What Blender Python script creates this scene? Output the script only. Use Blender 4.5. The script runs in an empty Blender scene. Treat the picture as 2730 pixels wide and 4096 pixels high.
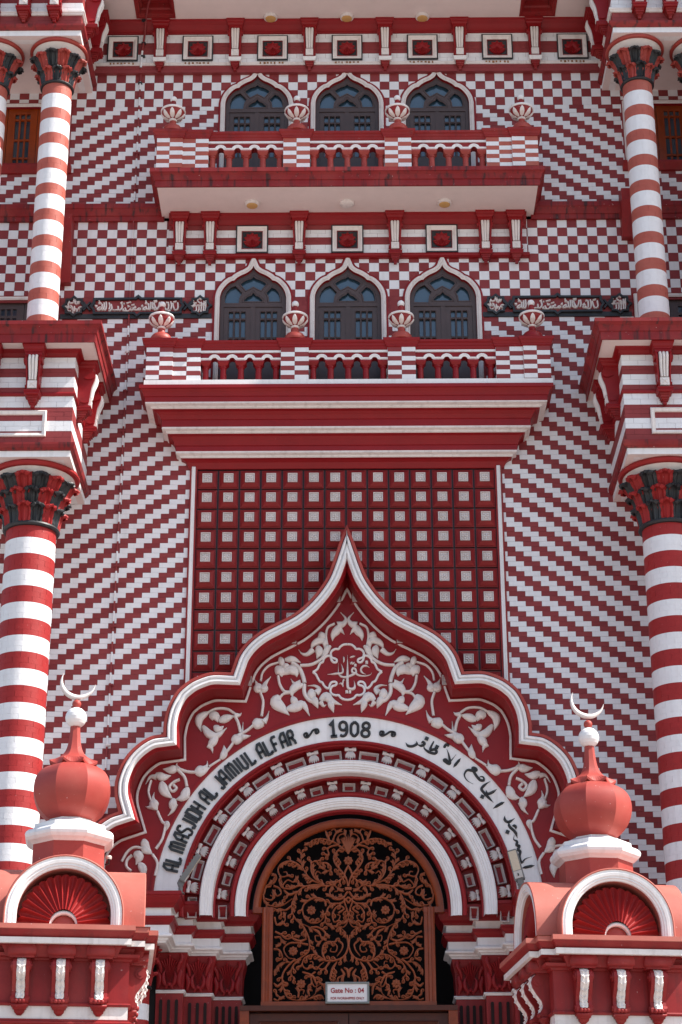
import bpy, math, random
from mathutils import Matrix, Vector
R = math.radians
random.seed(7)
SC = bpy.context.scene
COL = SC.collection
# ------------------------------------------------------------------ camera
cam_d = bpy.data.cameras.new('camera')
cam_d.sensor_fit = 'HORIZONTAL'
cam_d.sensor_width = 24.0
cam_d.lens = 69.47
cam_d.clip_start = 0.1
cam_d.clip_end = 5000
cam = bpy.data.objects.new('camera', cam_d)
COL.objects.link(cam)
CAMROT = Matrix.Rotation(0.004864, 3, 'Z') @ Matrix.Rotation(math.pi / 2 + 0.407909, 3, 'X') @ Matrix.Rotation(-0.002596, 3, 'Z')
cam.matrix_world = Matrix.Translation((0.0133, -25.738, 1.6)) @ CAMROT.to_4x4()
SC.camera = cam
# ------------------------------------------------------------------ sky, sun, exposure
SUN_TO = Vector((0.85, -0.15, 1.0)).normalized()      # direction towards the sun
elev = math.asin(SUN_TO.z)
W = bpy.data.worlds.new('World')
SC.world = W
W.use_nodes = True
wn = W.node_tree
sky = wn.nodes.new('ShaderNodeTexSky')
sky.sky_type = 'NISHITA'
sky.sun_disc = False
sky.sun_elevation = elev
sky.sun_rotation = math.atan2(SUN_TO.x, SUN_TO.y)
sky.air_density = 1.2
sky.dust_density = 2.0
sky.ozone_density = 1.0
bg = wn.nodes['Background']
wn.links.new(sky.outputs[0], bg.inputs[0])
bg.inputs[1].default_value = 0.115
sd = bpy.data.lights.new('sun', 'SUN')
sd.energy = 4.6
sd.angle = R(0.6)
sd.color = (1.0, 0.955, 0.88)
so = bpy.data.objects.new('sun', sd)
COL.objects.link(so)
so.rotation_euler = SUN_TO.to_track_quat('Z', 'Y').to_euler()
so.location = SUN_TO * 60
SC.view_settings.view_transform = 'Standard'
SC.view_settings.look = 'None'
SC.view_settings.exposure = 0.92
SC.view_settings.gamma = 1.0
SC.view_settings.use_curve_mapping = False
SC.cycles.max_bounces = 8
SC.cycles.diffuse_bounces = 4
SC.cycles.use_denoising = True
# ------------------------------------------------------------------ materials
def nt_new(name):
    m = bpy.data.materials.new(name)
    m.use_nodes = True
    return m, m.node_tree, m.node_tree.nodes['Principled BSDF']
def paint(name, col, rough=0.5, var=0.18, bump=0.12, dirt=0.0, dirtcol=(.05, .035, .03), chips=0.0, chipcol=(.75, .7, .68), scale=5.0, spec=0.4, streak=0.0, fade=None):
    m, t, p = nt_new(name)
    N = t.nodes.new; Lk = t.links.new
    geo = N('ShaderNodeNewGeometry')
    info = N('ShaderNodeObjectInfo')
    n1 = N('ShaderNodeTexNoise'); n1.inputs['Scale'].default_value = scale; n1.inputs['Detail'].default_value = 6; n1.inputs['Roughness'].default_value = .65
    Lk(geo.outputs['Position'], n1.inputs['Vector'])
    n0 = N('ShaderNodeTexNoise'); n0.inputs['Scale'].default_value = .9; n0.inputs['Detail'].default_value = 3
    Lk(geo.outputs['Position'], n0.inputs['Vector'])
    add = N('ShaderNodeMath'); add.operation = 'ADD'; Lk(n1.outputs[0], add.inputs[0]); Lk(n0.outputs[0], add.inputs[1])
    mr = N('ShaderNodeMapRange'); Lk(add.outputs[0], mr.inputs[0])
    mr.inputs[1].default_value = .65; mr.inputs[2].default_value = 1.35
    mr.inputs[3].default_value = 1 - var; mr.inputs[4].default_value = 1 + var
    val = N('ShaderNodeMixRGB'); val.blend_type = 'MULTIPLY'; val.inputs[0].default_value = 1
    val.inputs[1].default_value = (*col, 1)
    Lk(mr.outputs[0], val.inputs[2])
    out = val.outputs[0]
    def layer(fac, c):
        nonlocal out
        mx = N('ShaderNodeMixRGB'); Lk(fac, mx.inputs[0]); Lk(out, mx.inputs[1]); mx.inputs[2].default_value = (*c, 1); out = mx.outputs[0]
    def ramp(src, a, b, amt):
        r = N('ShaderNodeMapRange'); Lk(src, r.inputs[0]); r.inputs[1].default_value = a; r.inputs[2].default_value = b; r.inputs[3].default_value = 0; r.inputs[4].default_value = amt; return r.outputs[0]
    if fade:
        nf = N('ShaderNodeTexNoise'); nf.inputs['Scale'].default_value = 2.3; nf.inputs['Detail'].default_value = 5; Lk(geo.outputs['Position'], nf.inputs['Vector'])
        layer(ramp(nf.outputs[0], .45, .75, .7), fade)
    if dirt > 0:
        nd = N('ShaderNodeTexNoise'); nd.inputs['Scale'].default_value = 7; nd.inputs['Detail'].default_value = 8; nd.inputs['Roughness'].default_value = .7; Lk(geo.outputs['Position'], nd.inputs['Vector'])
        layer(ramp(nd.outputs[0], .52, .78, dirt), dirtcol)
    if streak > 0:
        mp = N('ShaderNodeMapping'); mp.inputs['Scale'].default_value = (14, 14, .9); Lk(geo.outputs['Position'], mp.inputs['Vector'])
        ns = N('ShaderNodeTexNoise'); ns.inputs['Scale'].default_value = 1; ns.inputs['Detail'].default_value = 5; Lk(mp.outputs[0], ns.inputs['Vector'])
        layer(ramp(ns.outputs[0], .53, .68, streak), dirtcol)
    if chips > 0:
        nc = N('ShaderNodeTexNoise'); nc.inputs['Scale'].default_value = 38; nc.inputs['Detail'].default_value = 3; Lk(geo.outputs['Position'], nc.inputs['Vector'])
        layer(ramp(nc.outputs[0], .735, .75, chips), chipcol)
    Lk(out, p.inputs['Base Color'])
    p.inputs['Roughness'].default_value = rough
    p.inputs['Specular IOR Level'].default_value = spec
    nb = N('ShaderNodeTexNoise'); nb.inputs['Scale'].default_value = 60; nb.inputs['Detail'].default_value = 4; Lk(geo.outputs['Position'], nb.inputs['Vector'])
    bp = N('ShaderNodeBump'); bp.inputs['Strength'].default_value = bump; bp.inputs['Distance'].default_value = .006
    Lk(nb.outputs[0], bp.inputs['Height']); Lk(bp.outputs[0], p.inputs['Normal'])
    return m
M = {}
M['red'] = paint('red_gloss_paint', (.245, .0075, .0105), .42, .12, .08, dirt=.12, dirtcol=(.12, .01, .012), chips=.2, chipcol=(.55, .18, .16), spec=.28)
M['redm'] = paint('red_moulding_weathered', (.25, .015, .016), .5, .14, .1, dirt=.3, streak=.28, dirtcol=(.06, .02, .02), fade=(.32, .045, .04), chips=.35, spec=.28)
M['redst'] = paint('red_cornice_mildewed', (.23, .014, .016), .55, .15, .12, dirt=.4, streak=.85, dirtcol=(.028, .016, .016), fade=(.31, .045, .04), chips=.5, spec=.28)
M['brick'] = paint('red_brick_paint', (.255, .042, .044), .6, .13, .3, dirt=.1, dirtcol=(.16, .04, .04), chips=.2, spec=.25)
M['brickb'] = paint('red_brick_paint_darker', (.225, .034, .037), .6, .13, .3, dirt=.1, dirtcol=(.16, .04, .04), chips=.2, spec=.25)
M['white'] = paint('white_paint', (.80, .775, .77), .5, .05, .12, dirt=.22, dirtcol=(.42, .37, .34), streak=.18)
M['whiteb'] = paint('white_brick_paint', (.77, .76, .775), .6, .06, .3, dirt=.16, dirtcol=(.45, .40, .38), streak=.12, chips=.25, chipcol=(.35, .16, .14))
M['cream'] = paint('aged_white_paint', (.74, .68, .655), .55, .08, .15, dirt=.4, dirtcol=(.36, .29, .26), streak=.25)
M['soffit'] = paint('soffit_bounce_tinted_plaster', (.78, .665, .635), .7, .05, .2, dirt=.12, dirtcol=(.5, .42, .4))  # white plaster with the pink of bounced light mixed into its colour
M['salmon'] = paint('sun_faded_red_paint', (.34, .047, .037), .5, .12, .12, dirt=.15, dirtcol=(.3, .04, .03), fade=(.39, .085, .065), chips=.5, spec=.3)
M['salmonb'] = paint('faded_red_column_brick', (.40, .095, .07), .6, .12, .3, dirt=.15, dirtcol=(.28, .07, .055), fade=(.45, .14, .105), chips=.3, spec=.25)
M['colred'] = paint('column_red_brick', (.32, .022, .022), .55, .12, .3, dirt=.1, dirtcol=(.2, .02, .02), chips=.3, spec=.25)
M['black'] = paint('black_paint', (.022, .023, .026), .45, .25, .1, dirt=.35, dirtcol=(.1, .1, .1))
M['joint'] = paint('painted_joint', (.2, .06, .06), .8, .1, .2)
M['frame'] = paint('brown_window_frame', (.075, .05, .048), .45, .15, .05)
M['wood'] = paint('varnished_teak', (.23, .034, .003), .35, .3, .06, dirt=.3, dirtcol=(.06, .012, .005), scale=9, spec=.45)
M['door'] = paint('dark_teak_door', (.075, .013, .003), .4, .3, .06, dirt=.3, dirtcol=(.03, .006, .003), scale=9)
M['lattice'] = paint('carved_teak_lattice', (.29, .073, .027), .5, .2, .12, dirt=.2, dirtcol=(.12, .03, .015), scale=14, spec=.3)
M['dark'] = paint('interior_shade_black', (.006, .005, .006), .9, .2, 0)  # near-black stands in for unlit depth behind the openings
M['flute_dark'] = paint('flute_shade_paint', (.02, .008, .008), .9, .2, 0)  # dark colour standing for the shade inside the pilaster flutes
M['rust'] = paint('rust_stain', (.25, .10, .03), .8, .4, .3, dirt=.7, dirtcol=(.6, .5, .45), scale=20)
M['grey'] = paint('grey_metal', (.16, .155, .15), .45, .1, .05)
M['lgrey'] = paint('light_grey_enclosure', (.5, .46, .42), .5, .1, .05)
M['leds'] = paint('lamp_cover', (.55, .45, .33), .35, .15, .05, scale=60)
M['sign'] = paint('sign_white', (.75, .73, .72), .35, .03, 0)
M['signred'] = paint('sign_red_letters', (.35, .02, .03), .4, .05, 0)
M['alu'] = paint('sign_frame', (.2, .22, .21), .4, .1, .05)
M['amber'] = paint('amber_lamp_glass', (.62, .36, .13), .3, .06, 0)
M['leaf'] = paint('palm_green', (.07, .12, .02), .5, .3, .1)
M['pave'] = paint('pale_paving', (.30, .27, .25), .8, .15, .3, scale=1.2)
M['dimwhite'] = paint('shade_dimmed_white_paint', (.64, .58, .565), .6, .12, .15, dirt=.4, dirtcol=(.28, .2, .18))  # off-white darkened for the shade in the arch rings; also greyish tiles
M['panel'] = paint('red_panel_paint', (.24, .018, .02), .45, .14, .1, dirt=.15, dirtcol=(.12, .012, .014), chips=.2, chipcol=(.5, .2, .18), spec=.35)
M['barrel'] = paint('sun_bleached_red_paint', (.43, .12, .092), .55, .12, .15, dirt=.12, dirtcol=(.3, .06, .045), fade=(.5, .18, .14), chips=.5, spec=.25)
M['bell'] = paint('capital_white', (.72, .66, .63), .6, .08, .15, dirt=.3, dirtcol=(.35, .2, .18))
gm, gt, gp = nt_new('window_glass')
gp.inputs['Base Color'].default_value = (.035, .068, .10, 1)
gp.inputs['Roughness'].default_value = .08
gp.inputs['IOR'].default_value = 1.9
gn = gt.nodes.new('ShaderNodeTexNoise'); gn.inputs['Scale'].default_value = 2.0
gg = gt.nodes.new('ShaderNodeNewGeometry'); gt.links.new(gg.outputs['Position'], gn.inputs['Vector'])
gb = gt.nodes.new('ShaderNodeBump'); gb.inputs['Strength'].default_value = .08; gb.inputs['Distance'].default_value = .05
gt.links.new(gn.outputs[0], gb.inputs['Height']); gt.links.new(gb.outputs[0], gp.inputs['Normal'])
M['glass'] = gm

# ------------------------------------------------------------------ mesh helpers
class MB:
    def __init__(s):
        s.v = []; s.f = []; s.mi = []; s.sm = []
    def face(s, pts, m=0, sm=False):
        b = len(s.v); s.v.extend(pts); s.f.append(tuple(range(b, b + len(pts)))); s.mi.append(m); s.sm.append(sm)
    def grid(s, rows, m=0, closed=False, sm=True, mcol=None):
        """rows of equal length -> quads; m may be list per column index"""
        b = len(s.v); n = len(rows[0])
        for r in rows: s.v.extend(r)
        for i in range(len(rows) - 1):
            for j in range(n if closed else n - 1):
                k = (j + 1) % n
                s.f.append((b + i * n + j, b + (i + 1) * n + j, b + (i + 1) * n + k, b + i * n + k))
                s.mi.append(mcol[j] if mcol else m); s.sm.append(sm)
    def box(s, x0, x1, y0, y1, z0, z1, m=0, skip=''):
        b = len(s.v)
        s.v += [(x0, y0, z0), (x1, y0, z0), (x1, y1, z0), (x0, y1, z0), (x0, y0, z1), (x1, y0, z1), (x1, y1, z1), (x0, y1, z1)]
        for k, q in (('d', (0, 3, 2, 1)), ('u', (4, 5, 6, 7)), ('f', (0, 1, 5, 4)), ('r', (1, 2, 6, 5)), ('b', (2, 3, 7, 6)), ('l', (3, 0, 4, 7))):
            if k in skip: continue
            s.f.append(tuple(b + i for i in q)); s.mi.append(m); s.sm.append(False)
    def ext(s, poly, mp, h0, h1, m=0, sides=True, back=False, msides=None, smside=False):
        """poly 2D extruded from h0 (front) to h1; mp(a,b,h)->xyz"""
        s.face([mp(a, b, h0) for a, b in poly], m)
        if back: s.face([mp(a, b, h1) for a, b in reversed(poly)], m)
        if sides:
            n = len(poly)
            for i in range(n):
                a, b = poly[i], poly[(i + 1) % n]
                s.face([mp(*a, h0), mp(*a, h1), mp(*b, h1), mp(*b, h0)], m if msides is None else msides, smside)
    def lathe(s, prof, n=24, c=(0, 0), a0=0., m=0, sm=True, mrow=None, sx=1., arc=2 * math.pi):
        rows = []
        full = abs(arc - 2 * math.pi) < 1e-6
        for r, z in prof:
            rows.append([(c[0] + r * math.cos(a0 + arc * k / n), c[1] + r * math.sin(a0 + arc * k / n), z) for k in range(n if full else n + 1)])
        for i in range(len(rows) - 1):
            s.grid([rows[i], rows[i + 1]], mrow[i] if mrow else m, closed=full, sm=sm)
    def sweep(s, path, prof, mp, closed=False, m=0, ms=None, sm=False, caps=False):
        """mitred sweep of prof [(n,h)] along 2D path; n = offset to the left of travel"""
        P = [Vector(p) for p in path]; n = len(P); rows = []
        for i in range(n):
            if closed: a, b = P[i - 1], P[(i + 1) % n]
            else: a, b = (P[i - 1] if i else None), (P[i + 1] if i < n - 1 else None)
            d1 = (P[i] - a).normalized() if a is not None else None
            d2 = (b - P[i]).normalized() if b is not None else None
            if d1 is None: d1 = d2
            if d2 is None: d2 = d1
            n1 = Vector((-d1.y, d1.x)); n2 = Vector((-d2.y, d2.x))
            mv = (n1 + n2); mv = mv / max(mv.dot(n1), .25)
            rows.append([mp(P[i].x + mv.x * q[0], P[i].y + mv.y * q[0], q[1]) for q in prof])
        if closed: rows.append(rows[0])
        s.grid(rows, m, sm=sm, mcol=ms)
        if caps and not closed:
            s.face(list(reversed(rows[0])), ms[0] if ms else m); s.face(rows[-1], ms[0] if ms else m)
    def tube(s, pts, rad, n=6, m=0, caps=True, flat=1.0):
        P = [Vector(p) for p in pts]; rows = []
        up = Vector((0, 0, 1))
        for i, p in enumerate(P):
            d = (P[min(i + 1, len(P) - 1)] - P[max(i - 1, 0)])
            d = d.normalized() if d.length > 1e-9 else Vector((0, 0, 1))
            u = d.cross(Vector((0, 1, 0)));
            if u.length < .05: u = d.cross(Vector((1, 0, 0)))
            u.normalize(); w = d.cross(u).normalized()
            r = rad[i] if isinstance(rad, (list, tuple)) else rad
            rows.append([tuple(p + u * r * math.cos(2 * math.pi * k / n) + w * r * flat * math.sin(2 * math.pi * k / n)) for k in range(n)])
        s.grid(rows, m, closed=True, sm=True)
        if caps: s.face(list(reversed(rows[0])), m); s.face(rows[-1], m)
    def ball(s, c, r, n=16, m=0, sz=1.0):
        prof = [(max(r * math.sin(math.pi * k / 10), .0005), c[2] - sz * r * math.cos(math.pi * k / 10)) for k in range(11)]
        s.lathe(prof, n, (c[0], c[1]), m=m)
    def mesh(s, name, mats):
        me = bpy.data.meshes.new(name)
        me.from_pydata(s.v, [], s.f)
        for k in mats: me.materials.append(M[k])
        me.polygons.foreach_set('material_index', s.mi)
        me.polygons.foreach_set('use_smooth', s.sm)
        me.update()
        return me
    def build(s, name, mats, parent=None, loc=None, kind=None):
        if isinstance(mats, str): mats = [mats]
        return link(name, s.mesh(name, mats), parent, loc, kind)
def link(name, me, parent=None, loc=None, kind=None, rotz=0.):
    o = bpy.data.objects.new(name, me)
    COL.objects.link(o)
    if parent is not None:
        o.parent = parent
    if loc is not None: o.location = loc
    if rotz: o.rotation_euler.z = rotz
    if kind: o['kind'] = kind
    return o
def thing(name, label, cat, loc=(0, 0, 0), group=None, rotz=0.):
    o = bpy.data.objects.new(name, None); COL.objects.link(o)
    o.empty_display_size = .2
    o.location = loc; o.rotation_euler.z = rotz
    o['label'] = label; o['category'] = cat; o['kind'] = 'thing'
    if group: o['group'] = group
    return o
def tag(o, label, cat, group=None):
    o['label'] = label; o['category'] = cat
    if group: o['group'] = group
    return o
def dup(o, parent=None):
    c = o.copy(); COL.objects.link(c); c.parent = parent
    for ch in o.children: dup(ch, c)
    return c
XZ = lambda a, b, h: (a, h, b)          # facade plane, h = Y
XY = lambda a, b, h: (a, b, h)          # plan, h = Z
def catmull(P, k=6, closed=False):
    P = [Vector(p) for p in P]; out = []
    n = len(P)
    for i in range(n if closed else n - 1):
        p0 = P[(i - 1) % n] if (closed or i) else P[0] * 2 - P[1]
        p1 = P[i]; p2 = P[(i + 1) % n]
        p3 = P[(i + 2) % n] if (closed or i < n - 2) else P[-1] * 2 - P[-2]
        for j in range(k):
            t = j / k
            out.append(.5 * ((2 * p1) + (p2 - p0) * t + (2 * p0 - 5 * p1 + 4 * p2 - p3) * t * t + (3 * p1 - p0 - 3 * p2 + p3) * t ** 3))
    if not closed: out.append(P[-1])
    return out
def arcpts(cx, cz, r, a0, a1, n):
    return [(cx + r * math.cos(R(a0 + (a1 - a0) * i / n)), cz + r * math.sin(R(a0 + (a1 - a0) * i / n))) for i in range(n + 1)]
def relief(mb, pts, w, h, y0, kind='s', m=0, k=5, res=None):
    """raised stroke on the facade plane: pts (x,z), half width w, height h towards the viewer from y0"""
    P = catmull(pts, k) if len(pts) > 2 else [Vector(p) for p in pts]
    n = len(P); rows = []
    for i, p in enumerate(P):
        d = P[min(i + 1, n - 1)] - P[max(i - 1, 0)]
        d = d.normalized() if d.length > 1e-9 else Vector((0, 1))
        nn = Vector((-d.y, d.x)); t = i / (n - 1)
        if kind == 's': f = 1.
        elif kind == 'l': f = max(.06, math.sin(math.pi * (t * .93 + .07) ** .8))
        elif kind == 't': f = max(.08, 1 - t)
        elif kind == 'T': f = max(.08, t)
        elif kind == 'b': f = max(.1, min(1, 4 * t, 4 * (1 - t)))
        ww = w * f; hh = h * (.35 + .65 * f)
        rows.append([tuple((p.x + nn.x * ww * a, y0 - hh * b, p.y + nn.y * ww * a)) for a, b in ((-1, 0), (-.92, .55), (-.35, .95), (0, .8 if kind in 'lt' else 1), (.35, .95), (.92, .55), (1, 0))])
    mb.grid(rows, m, sm=True)
    mb.face(list(reversed(rows[0])), m); mb.face(rows[-1], m)
# ------------------------------------------------------------------ ground
g = MB(); g.face([(-400, -400, 0), (400, -400, 0), (400, 400, 0), (-400, 400, 0)])
go = g.build('ground', 'pave'); go['kind'] = 'structure'; go['label'] = 'pale paved forecourt in front of the mosque'

def plate(outer, holes, y0, y1, mb=None, m=0, x=0., z=0.):
    """flat plate with holes in the facade plane from y0 (front) to y1 (back)"""
    mb = mb or MB()
    cu = bpy.data.curves.new('tmp', 'CURVE'); cu.dimensions = '2D'; cu.fill_mode = 'BOTH'; cu.extrude = abs(y1 - y0) / 2
    for loop in [outer] + list(holes):
        sp = cu.splines.new('POLY'); sp.points.add(len(loop) - 1)
        for p, q in zip(sp.points, loop): p.co = (q[0], q[1], 0, 1)
        sp.use_cyclic_u = True
    o = bpy.data.objects.new('tmp', cu); COL.objects.link(o)
    ev = o.evaluated_get(bpy.context.evaluated_depsgraph_get()); me = ev.to_mesh()
    ym = (y0 + y1) / 2; b = len(mb.v)
    mb.v += [(v.co.x + x, ym - v.co.z, v.co.y + z) for v in me.vertices]
    for p in me.polygons:
        mb.f.append(tuple(b + i for i in p.vertices)); mb.mi.append(m); mb.sm.append(False)
    ev.to_mesh_clear(); bpy.data.objects.remove(o); bpy.data.curves.remove(cu)
    return mb
def mirror(half):
    """half outline from left bottom to the axis -> closed left+right outline"""
    return list(half) + [(-a, b) for a, b in reversed(half) if abs(a) > 1e-6]

# ------------------------------------------------------------------ outlines
WIN_IN = [(-.498, -.5), (-.495, 1.197), (-.481, 1.273), (-.449, 1.349), (-.394, 1.425), (-.335, 1.476), (-.285, 1.49), (-.248, 1.533), (-.177, 1.582), (-.101, 1.62), (-.045, 1.665), (-.018, 1.70), (0, 1.745)]
WINS = [(x, 15.0) for x in (-1.414, 0., 1.414)] + [(x, 18.46) for x in (-1.405, 0., 1.405)]
def inpoly(x, z, P):
    c = False; j = len(P) - 1
    for i in range(len(P)):
        if (P[i][1] > z) != (P[j][1] > z) and x < (P[j][0] - P[i][0]) * (z - P[i][1]) / (P[j][1] - P[i][1]) + P[i][0]: c = not c
        j = i
    return c
WPOLY = mirror(WIN_IN)
GX = -.03                                                   # axis of the gateway
OGEE = [(-.03, 12.31), (-.11, 12.114), (-.173, 11.92), (-.235, 11.723), (-.311, 11.524), (-.432, 11.329), (-.583, 11.149), (-.766, 10.99), (-1.006, 10.86), (-1.219, 10.74), (-1.396, 10.585), (-1.514, 10.414), (-1.565, 10.272), (-1.6, 10.16)]
LOBE2 = [(-1.772, 10.167), (-1.879, 10.16), (-1.989, 10.127), (-2.135, 10.06), (-2.248, 9.973), (-2.341, 9.87), (-2.439, 9.657), (-2.479, 9.439), (-2.479, 9.301)]
LOBE3 = [(-2.645, 9.27), (-2.812, 9.164), (-2.958, 9.007), (-3.045, 8.831), (-3.094, 8.638), (-3.086, 8.442), (-3.03, 8.251)]
LOBE4 = [(-3.16, 8.20), (-3.33, 8.07), (-3.45, 7.88), (-3.5, 7.65), (-3.48, 7.42), (-3.42, 7.2)]
def smooth_seg(P, k=3): return [tuple(v) for v in catmull(P, k)]
def hood_half():
    a = smooth_seg(OGEE); b = smooth_seg([OGEE[-1]] + LOBE2)[1:]; c_ = smooth_seg([LOBE2[-1]] + LOBE3)[1:]; d = smooth_seg([LOBE3[-1]] + LOBE4)[1:]
    return a + b + c_ + d
HH = hood_half()
HOOD = list(reversed(HH)) + [(2 * GX - x, z) for x, z in HH[1:]]   # left foot, up, apex, down right

# ------------------------------------------------------------------ main building
B = thing('mosque_building', 'tall mosque facade of red and white painted brick in chequers and diagonal steps', 'building')
ST, SC_ = .075, .15
def stair(x, z, top, x0, sgn):
    i = int(math.floor((top - z) / ST + 1e-6))
    return int(math.floor((x - x0 - sgn * .1125 * i) / .225 + 1e-6)) % 2 == 0     # True white
def wall_white(x, z):
    if z > 19.618:
        j = int(math.floor((20.218 - z) / .15)); x0, w0 = (-3.771, 0) if x < 0 else (2.462, 1)
        return (int(math.floor((x - x0) / .15)) + j + w0) % 2 == 0
    if z > 17.66: return stair(x, z, 19.618, -3.647, -1) if x < 0 else stair(x, z, 19.618, 3.232, 1)
    if z > 16.22:
        j = int(math.floor((17.545 - z) / .15)); x0 = -3.487 if x < 0 else 3.168
        return (int(math.floor((x - x0) / .15)) + j) % 2 == 0
    if z > 15.857: return False
    return stair(x, z, 15.857, -4.019, -1) if x < 0 else stair(x, z, 15.857, 2.23, 1)
pieces = []                                                # (x0,x1,z0,z1,white)
def add_row(z0, z1, xs_fn):
    for a, b in xs_fn: pieces.append((a, b, z0, z1, wall_white((a + b) / 2, (z0 + z1) / 2)))
def cells(step, phL, phR, lo=-6.25, hi=6.25):
    out = []
    k = math.floor((lo - phL) / step)
    while True:
        a = max(phL + k * step, lo); b = phL + (k + 1) * step; k += 1
        if b <= lo: continue
        if a >= 0: break
        out.append((a, min(b, 0.)))
    k = math.floor((0 - phR) / step)
    while True:
        a = max(phR + k * step, 0.); b = phR + (k + 1) * step; k += 1
        if b <= 0: continue
        if a >= hi: break
        out.append((a, min(b, hi)))
    return [q for q in out if q[1] - q[0] > .004]
z = 20.218
while z > 19.62: add_row(z - .15, z, cells(.15, -3.771, 2.462)); z -= .15
i = 0; z = 19.618
while z > 17.7: add_row(z - ST, z, cells(.225, -3.647 - .1125 * i, 3.232 + .1125 * i)); z -= ST; i += 1
z = 17.545
while z > 16.23: add_row(max(z - .15, 16.22), z, cells(.15, -3.487, 3.168)); z -= .15
z = 16.22
for k in range(5): add_row(max(z - ST, 15.857), z, cells(.225, -3.5 + .1125 * (k % 2), 3.1 + .1125 * (k % 2))); z -= ST
i = 0; z = 15.857
while z > 3.0: add_row(z - ST, z, cells(.225, -4.019 - .1125 * i, 2.23 + .1125 * i)); z -= ST; i += 1
def in_window(x, z, g=0.):
    for wx, wz in WINS:
        if abs(x - wx) < .54 and wz - .6 < z < wz + 1.8:
            if inpoly((x - wx) / 1.06, z - wz - .035, WPOLY): return True
    return False
HOODIN = [(x * .97, z - .06) for x, z in HOOD]
kept = []
for p in pieces:
    x0, x1, z0, z1, wh = p
    xm, zm = (x0 + x1) / 2, (z0 + z1) / 2
    if -2.2 < x0 and x1 < 2.13 and zm < 13.42: continue          # panel field and gateway
    if zm < 8.05 and abs(xm) < 3.45: continue
    if zm < 10.2 and inpoly(xm, zm, HOODIN) and inpoly(x0, zm, HOODIN) and inpoly(x1, zm, HOODIN): continue
    if 5.75 > abs(xm) > 4.34 and 18.55 < zm < 19.62 and x0 * x1 > 0 and min(abs(x0), abs(x1)) > 4.3: continue   # side windows
    if max(abs(x0), abs(x1)) < 5.78 and min(abs(x0), abs(x1)) > 4.33 and 14.8 < zm < 16.17: continue
    if zm < 13.42 and x0 < -2.19 < x1 + .02: x1 = min(x1, -2.225)
    if zm < 13.42 and x1 > 2.11 > x0 - .03: x0 = max(x0, 2.15)
    if x1 - x0 < .01: continue
    p = (x0, x1, z0, z1, wh)
    cor = [in_window(a, b) for a in (x0 + .002, xm, x1 - .002) for b in (z0 + .002, zm, z1 - .002)]
    if all(cor): continue
    if any(cor):                                               # cut the piece along the window edge
        n = 6 if x1 - x0 > .16 else 5; m_ = max(2, round((z1 - z0) / .03))
        for a in range(n):
            for b in range(m_):
                u0, u1 = x0 + (x1 - x0) * a / n, x0 + (x1 - x0) * (a + 1) / n
                v0, v1 = z0 + (z1 - z0) * b / m_, z0 + (z1 - z0) * (b + 1) / m_
                if not in_window((u0 + u1) / 2, (v0 + v1) / 2): kept.append((u0, u1, v0, v1, wh, 0))
        continue
    kept.append((*p, 1))
single = []
cand = sorted([p for p in kept if p[5] and abs(p[1] - p[0] - .225) < .002 and ((-3.95 < p[0] and p[1] < -2.62 and 9.6 < p[2] < 12.6) or (2.5 < p[0] and p[1] < 3.9 and 9.6 < p[2] < 12.6))], key=lambda q: q[2])[:300]
cset = set(cand)
wallmb = MB()
BJ = .003
for p in kept:
    if p in cset: continue
    x0, x1, z0, z1, wh, full = p
    e = random.uniform(0, .003)
    j = BJ / 2 if full else 0.
    mi = (1 + (random.random() < .3)) if not wh else 0
    wallmb.box(x0 + j, x1 - j, -e, .02, z0 + j, z1 - j, mi, skip='b')
    if full: wallmb.face([(x0, .006, z0), (x1, .006, z0), (x1, .006, z1), (x0, .006, z1)], 3)
wo = wallmb.build('wall', ['whiteb', 'brick', 'brickb', 'joint'], B, kind='stuff')
bm_ = {}
for k, mat in (('w', 'whiteb'), ('r', 'brick'), ('s', 'brickb')):
    q = MB(); q.box(-.1125 + BJ / 2, .1125 - BJ / 2, 0, .02, BJ / 2, ST - BJ / 2, 0, skip='b'); q.face([(-.1125, .006, 0), (.1125, .006, 0), (.1125, .006, ST), (-.1125, .006, ST)], 1)
    bm_[k] = q.mesh('brick', [mat, 'joint'])
for p in cand:
    k = 'w' if p[4] else ('s' if random.random() < .3 else 'r')
    link('brick', bm_[k], B, ((p[0] + p[1]) / 2, -random.uniform(0, .003), p[2]))
# inner body behind the brick skin (keeps light out)
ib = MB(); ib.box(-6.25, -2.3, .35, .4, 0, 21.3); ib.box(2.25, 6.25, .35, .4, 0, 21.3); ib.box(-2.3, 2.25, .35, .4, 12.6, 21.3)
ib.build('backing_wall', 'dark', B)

# ---- frieze under the eave and its soffit
ZS1 = 21.139
f = MB()
def course_band(mb, x0, x1, y, z0, z1, n, mi, ph=0.):
    h = (z1 - z0) / n
    for r_ in range(n):
        k = math.floor(x0 / .225) - 1; off = .1125 * ((r_ + ph) % 2)
        while k * .225 + off < x1:
            a, b = max(k * .225 + off, x0), min((k + 1) * .225 + off, x1); k += 1
            if b - a < .006: continue
            mb.box(a + .0015, b - .0015, y - random.uniform(0, .002), y + .02, z0 + r_ * h + .0015, z0 + (r_ + 1) * h - .0015, mi, skip='b')
    mb.face([(x0, y + .006, z0), (x1, y + .006, z0), (x1, y + .006, z1), (x0, y + .006, z1)], 3)
FX = 3.98
f = MB()
for z0, z1, n, mi in ((20.209, 20.34, 2, 1), (20.39, 20.554, 2, 0), (20.554, 20.774, 3, 1), (20.774, 20.93, 2, 0)): course_band(f, -FX, FX, -.07, z0, z1, n, mi)
f.face([(-FX, -.07, 20.209), (FX, -.07, 20.209), (FX, .0, 20.209), (-FX, .0, 20.209)], 1)
f.build('frieze_courses', ['whiteb', 'brick', 'brickb', 'joint'], B, kind='stuff')
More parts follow.
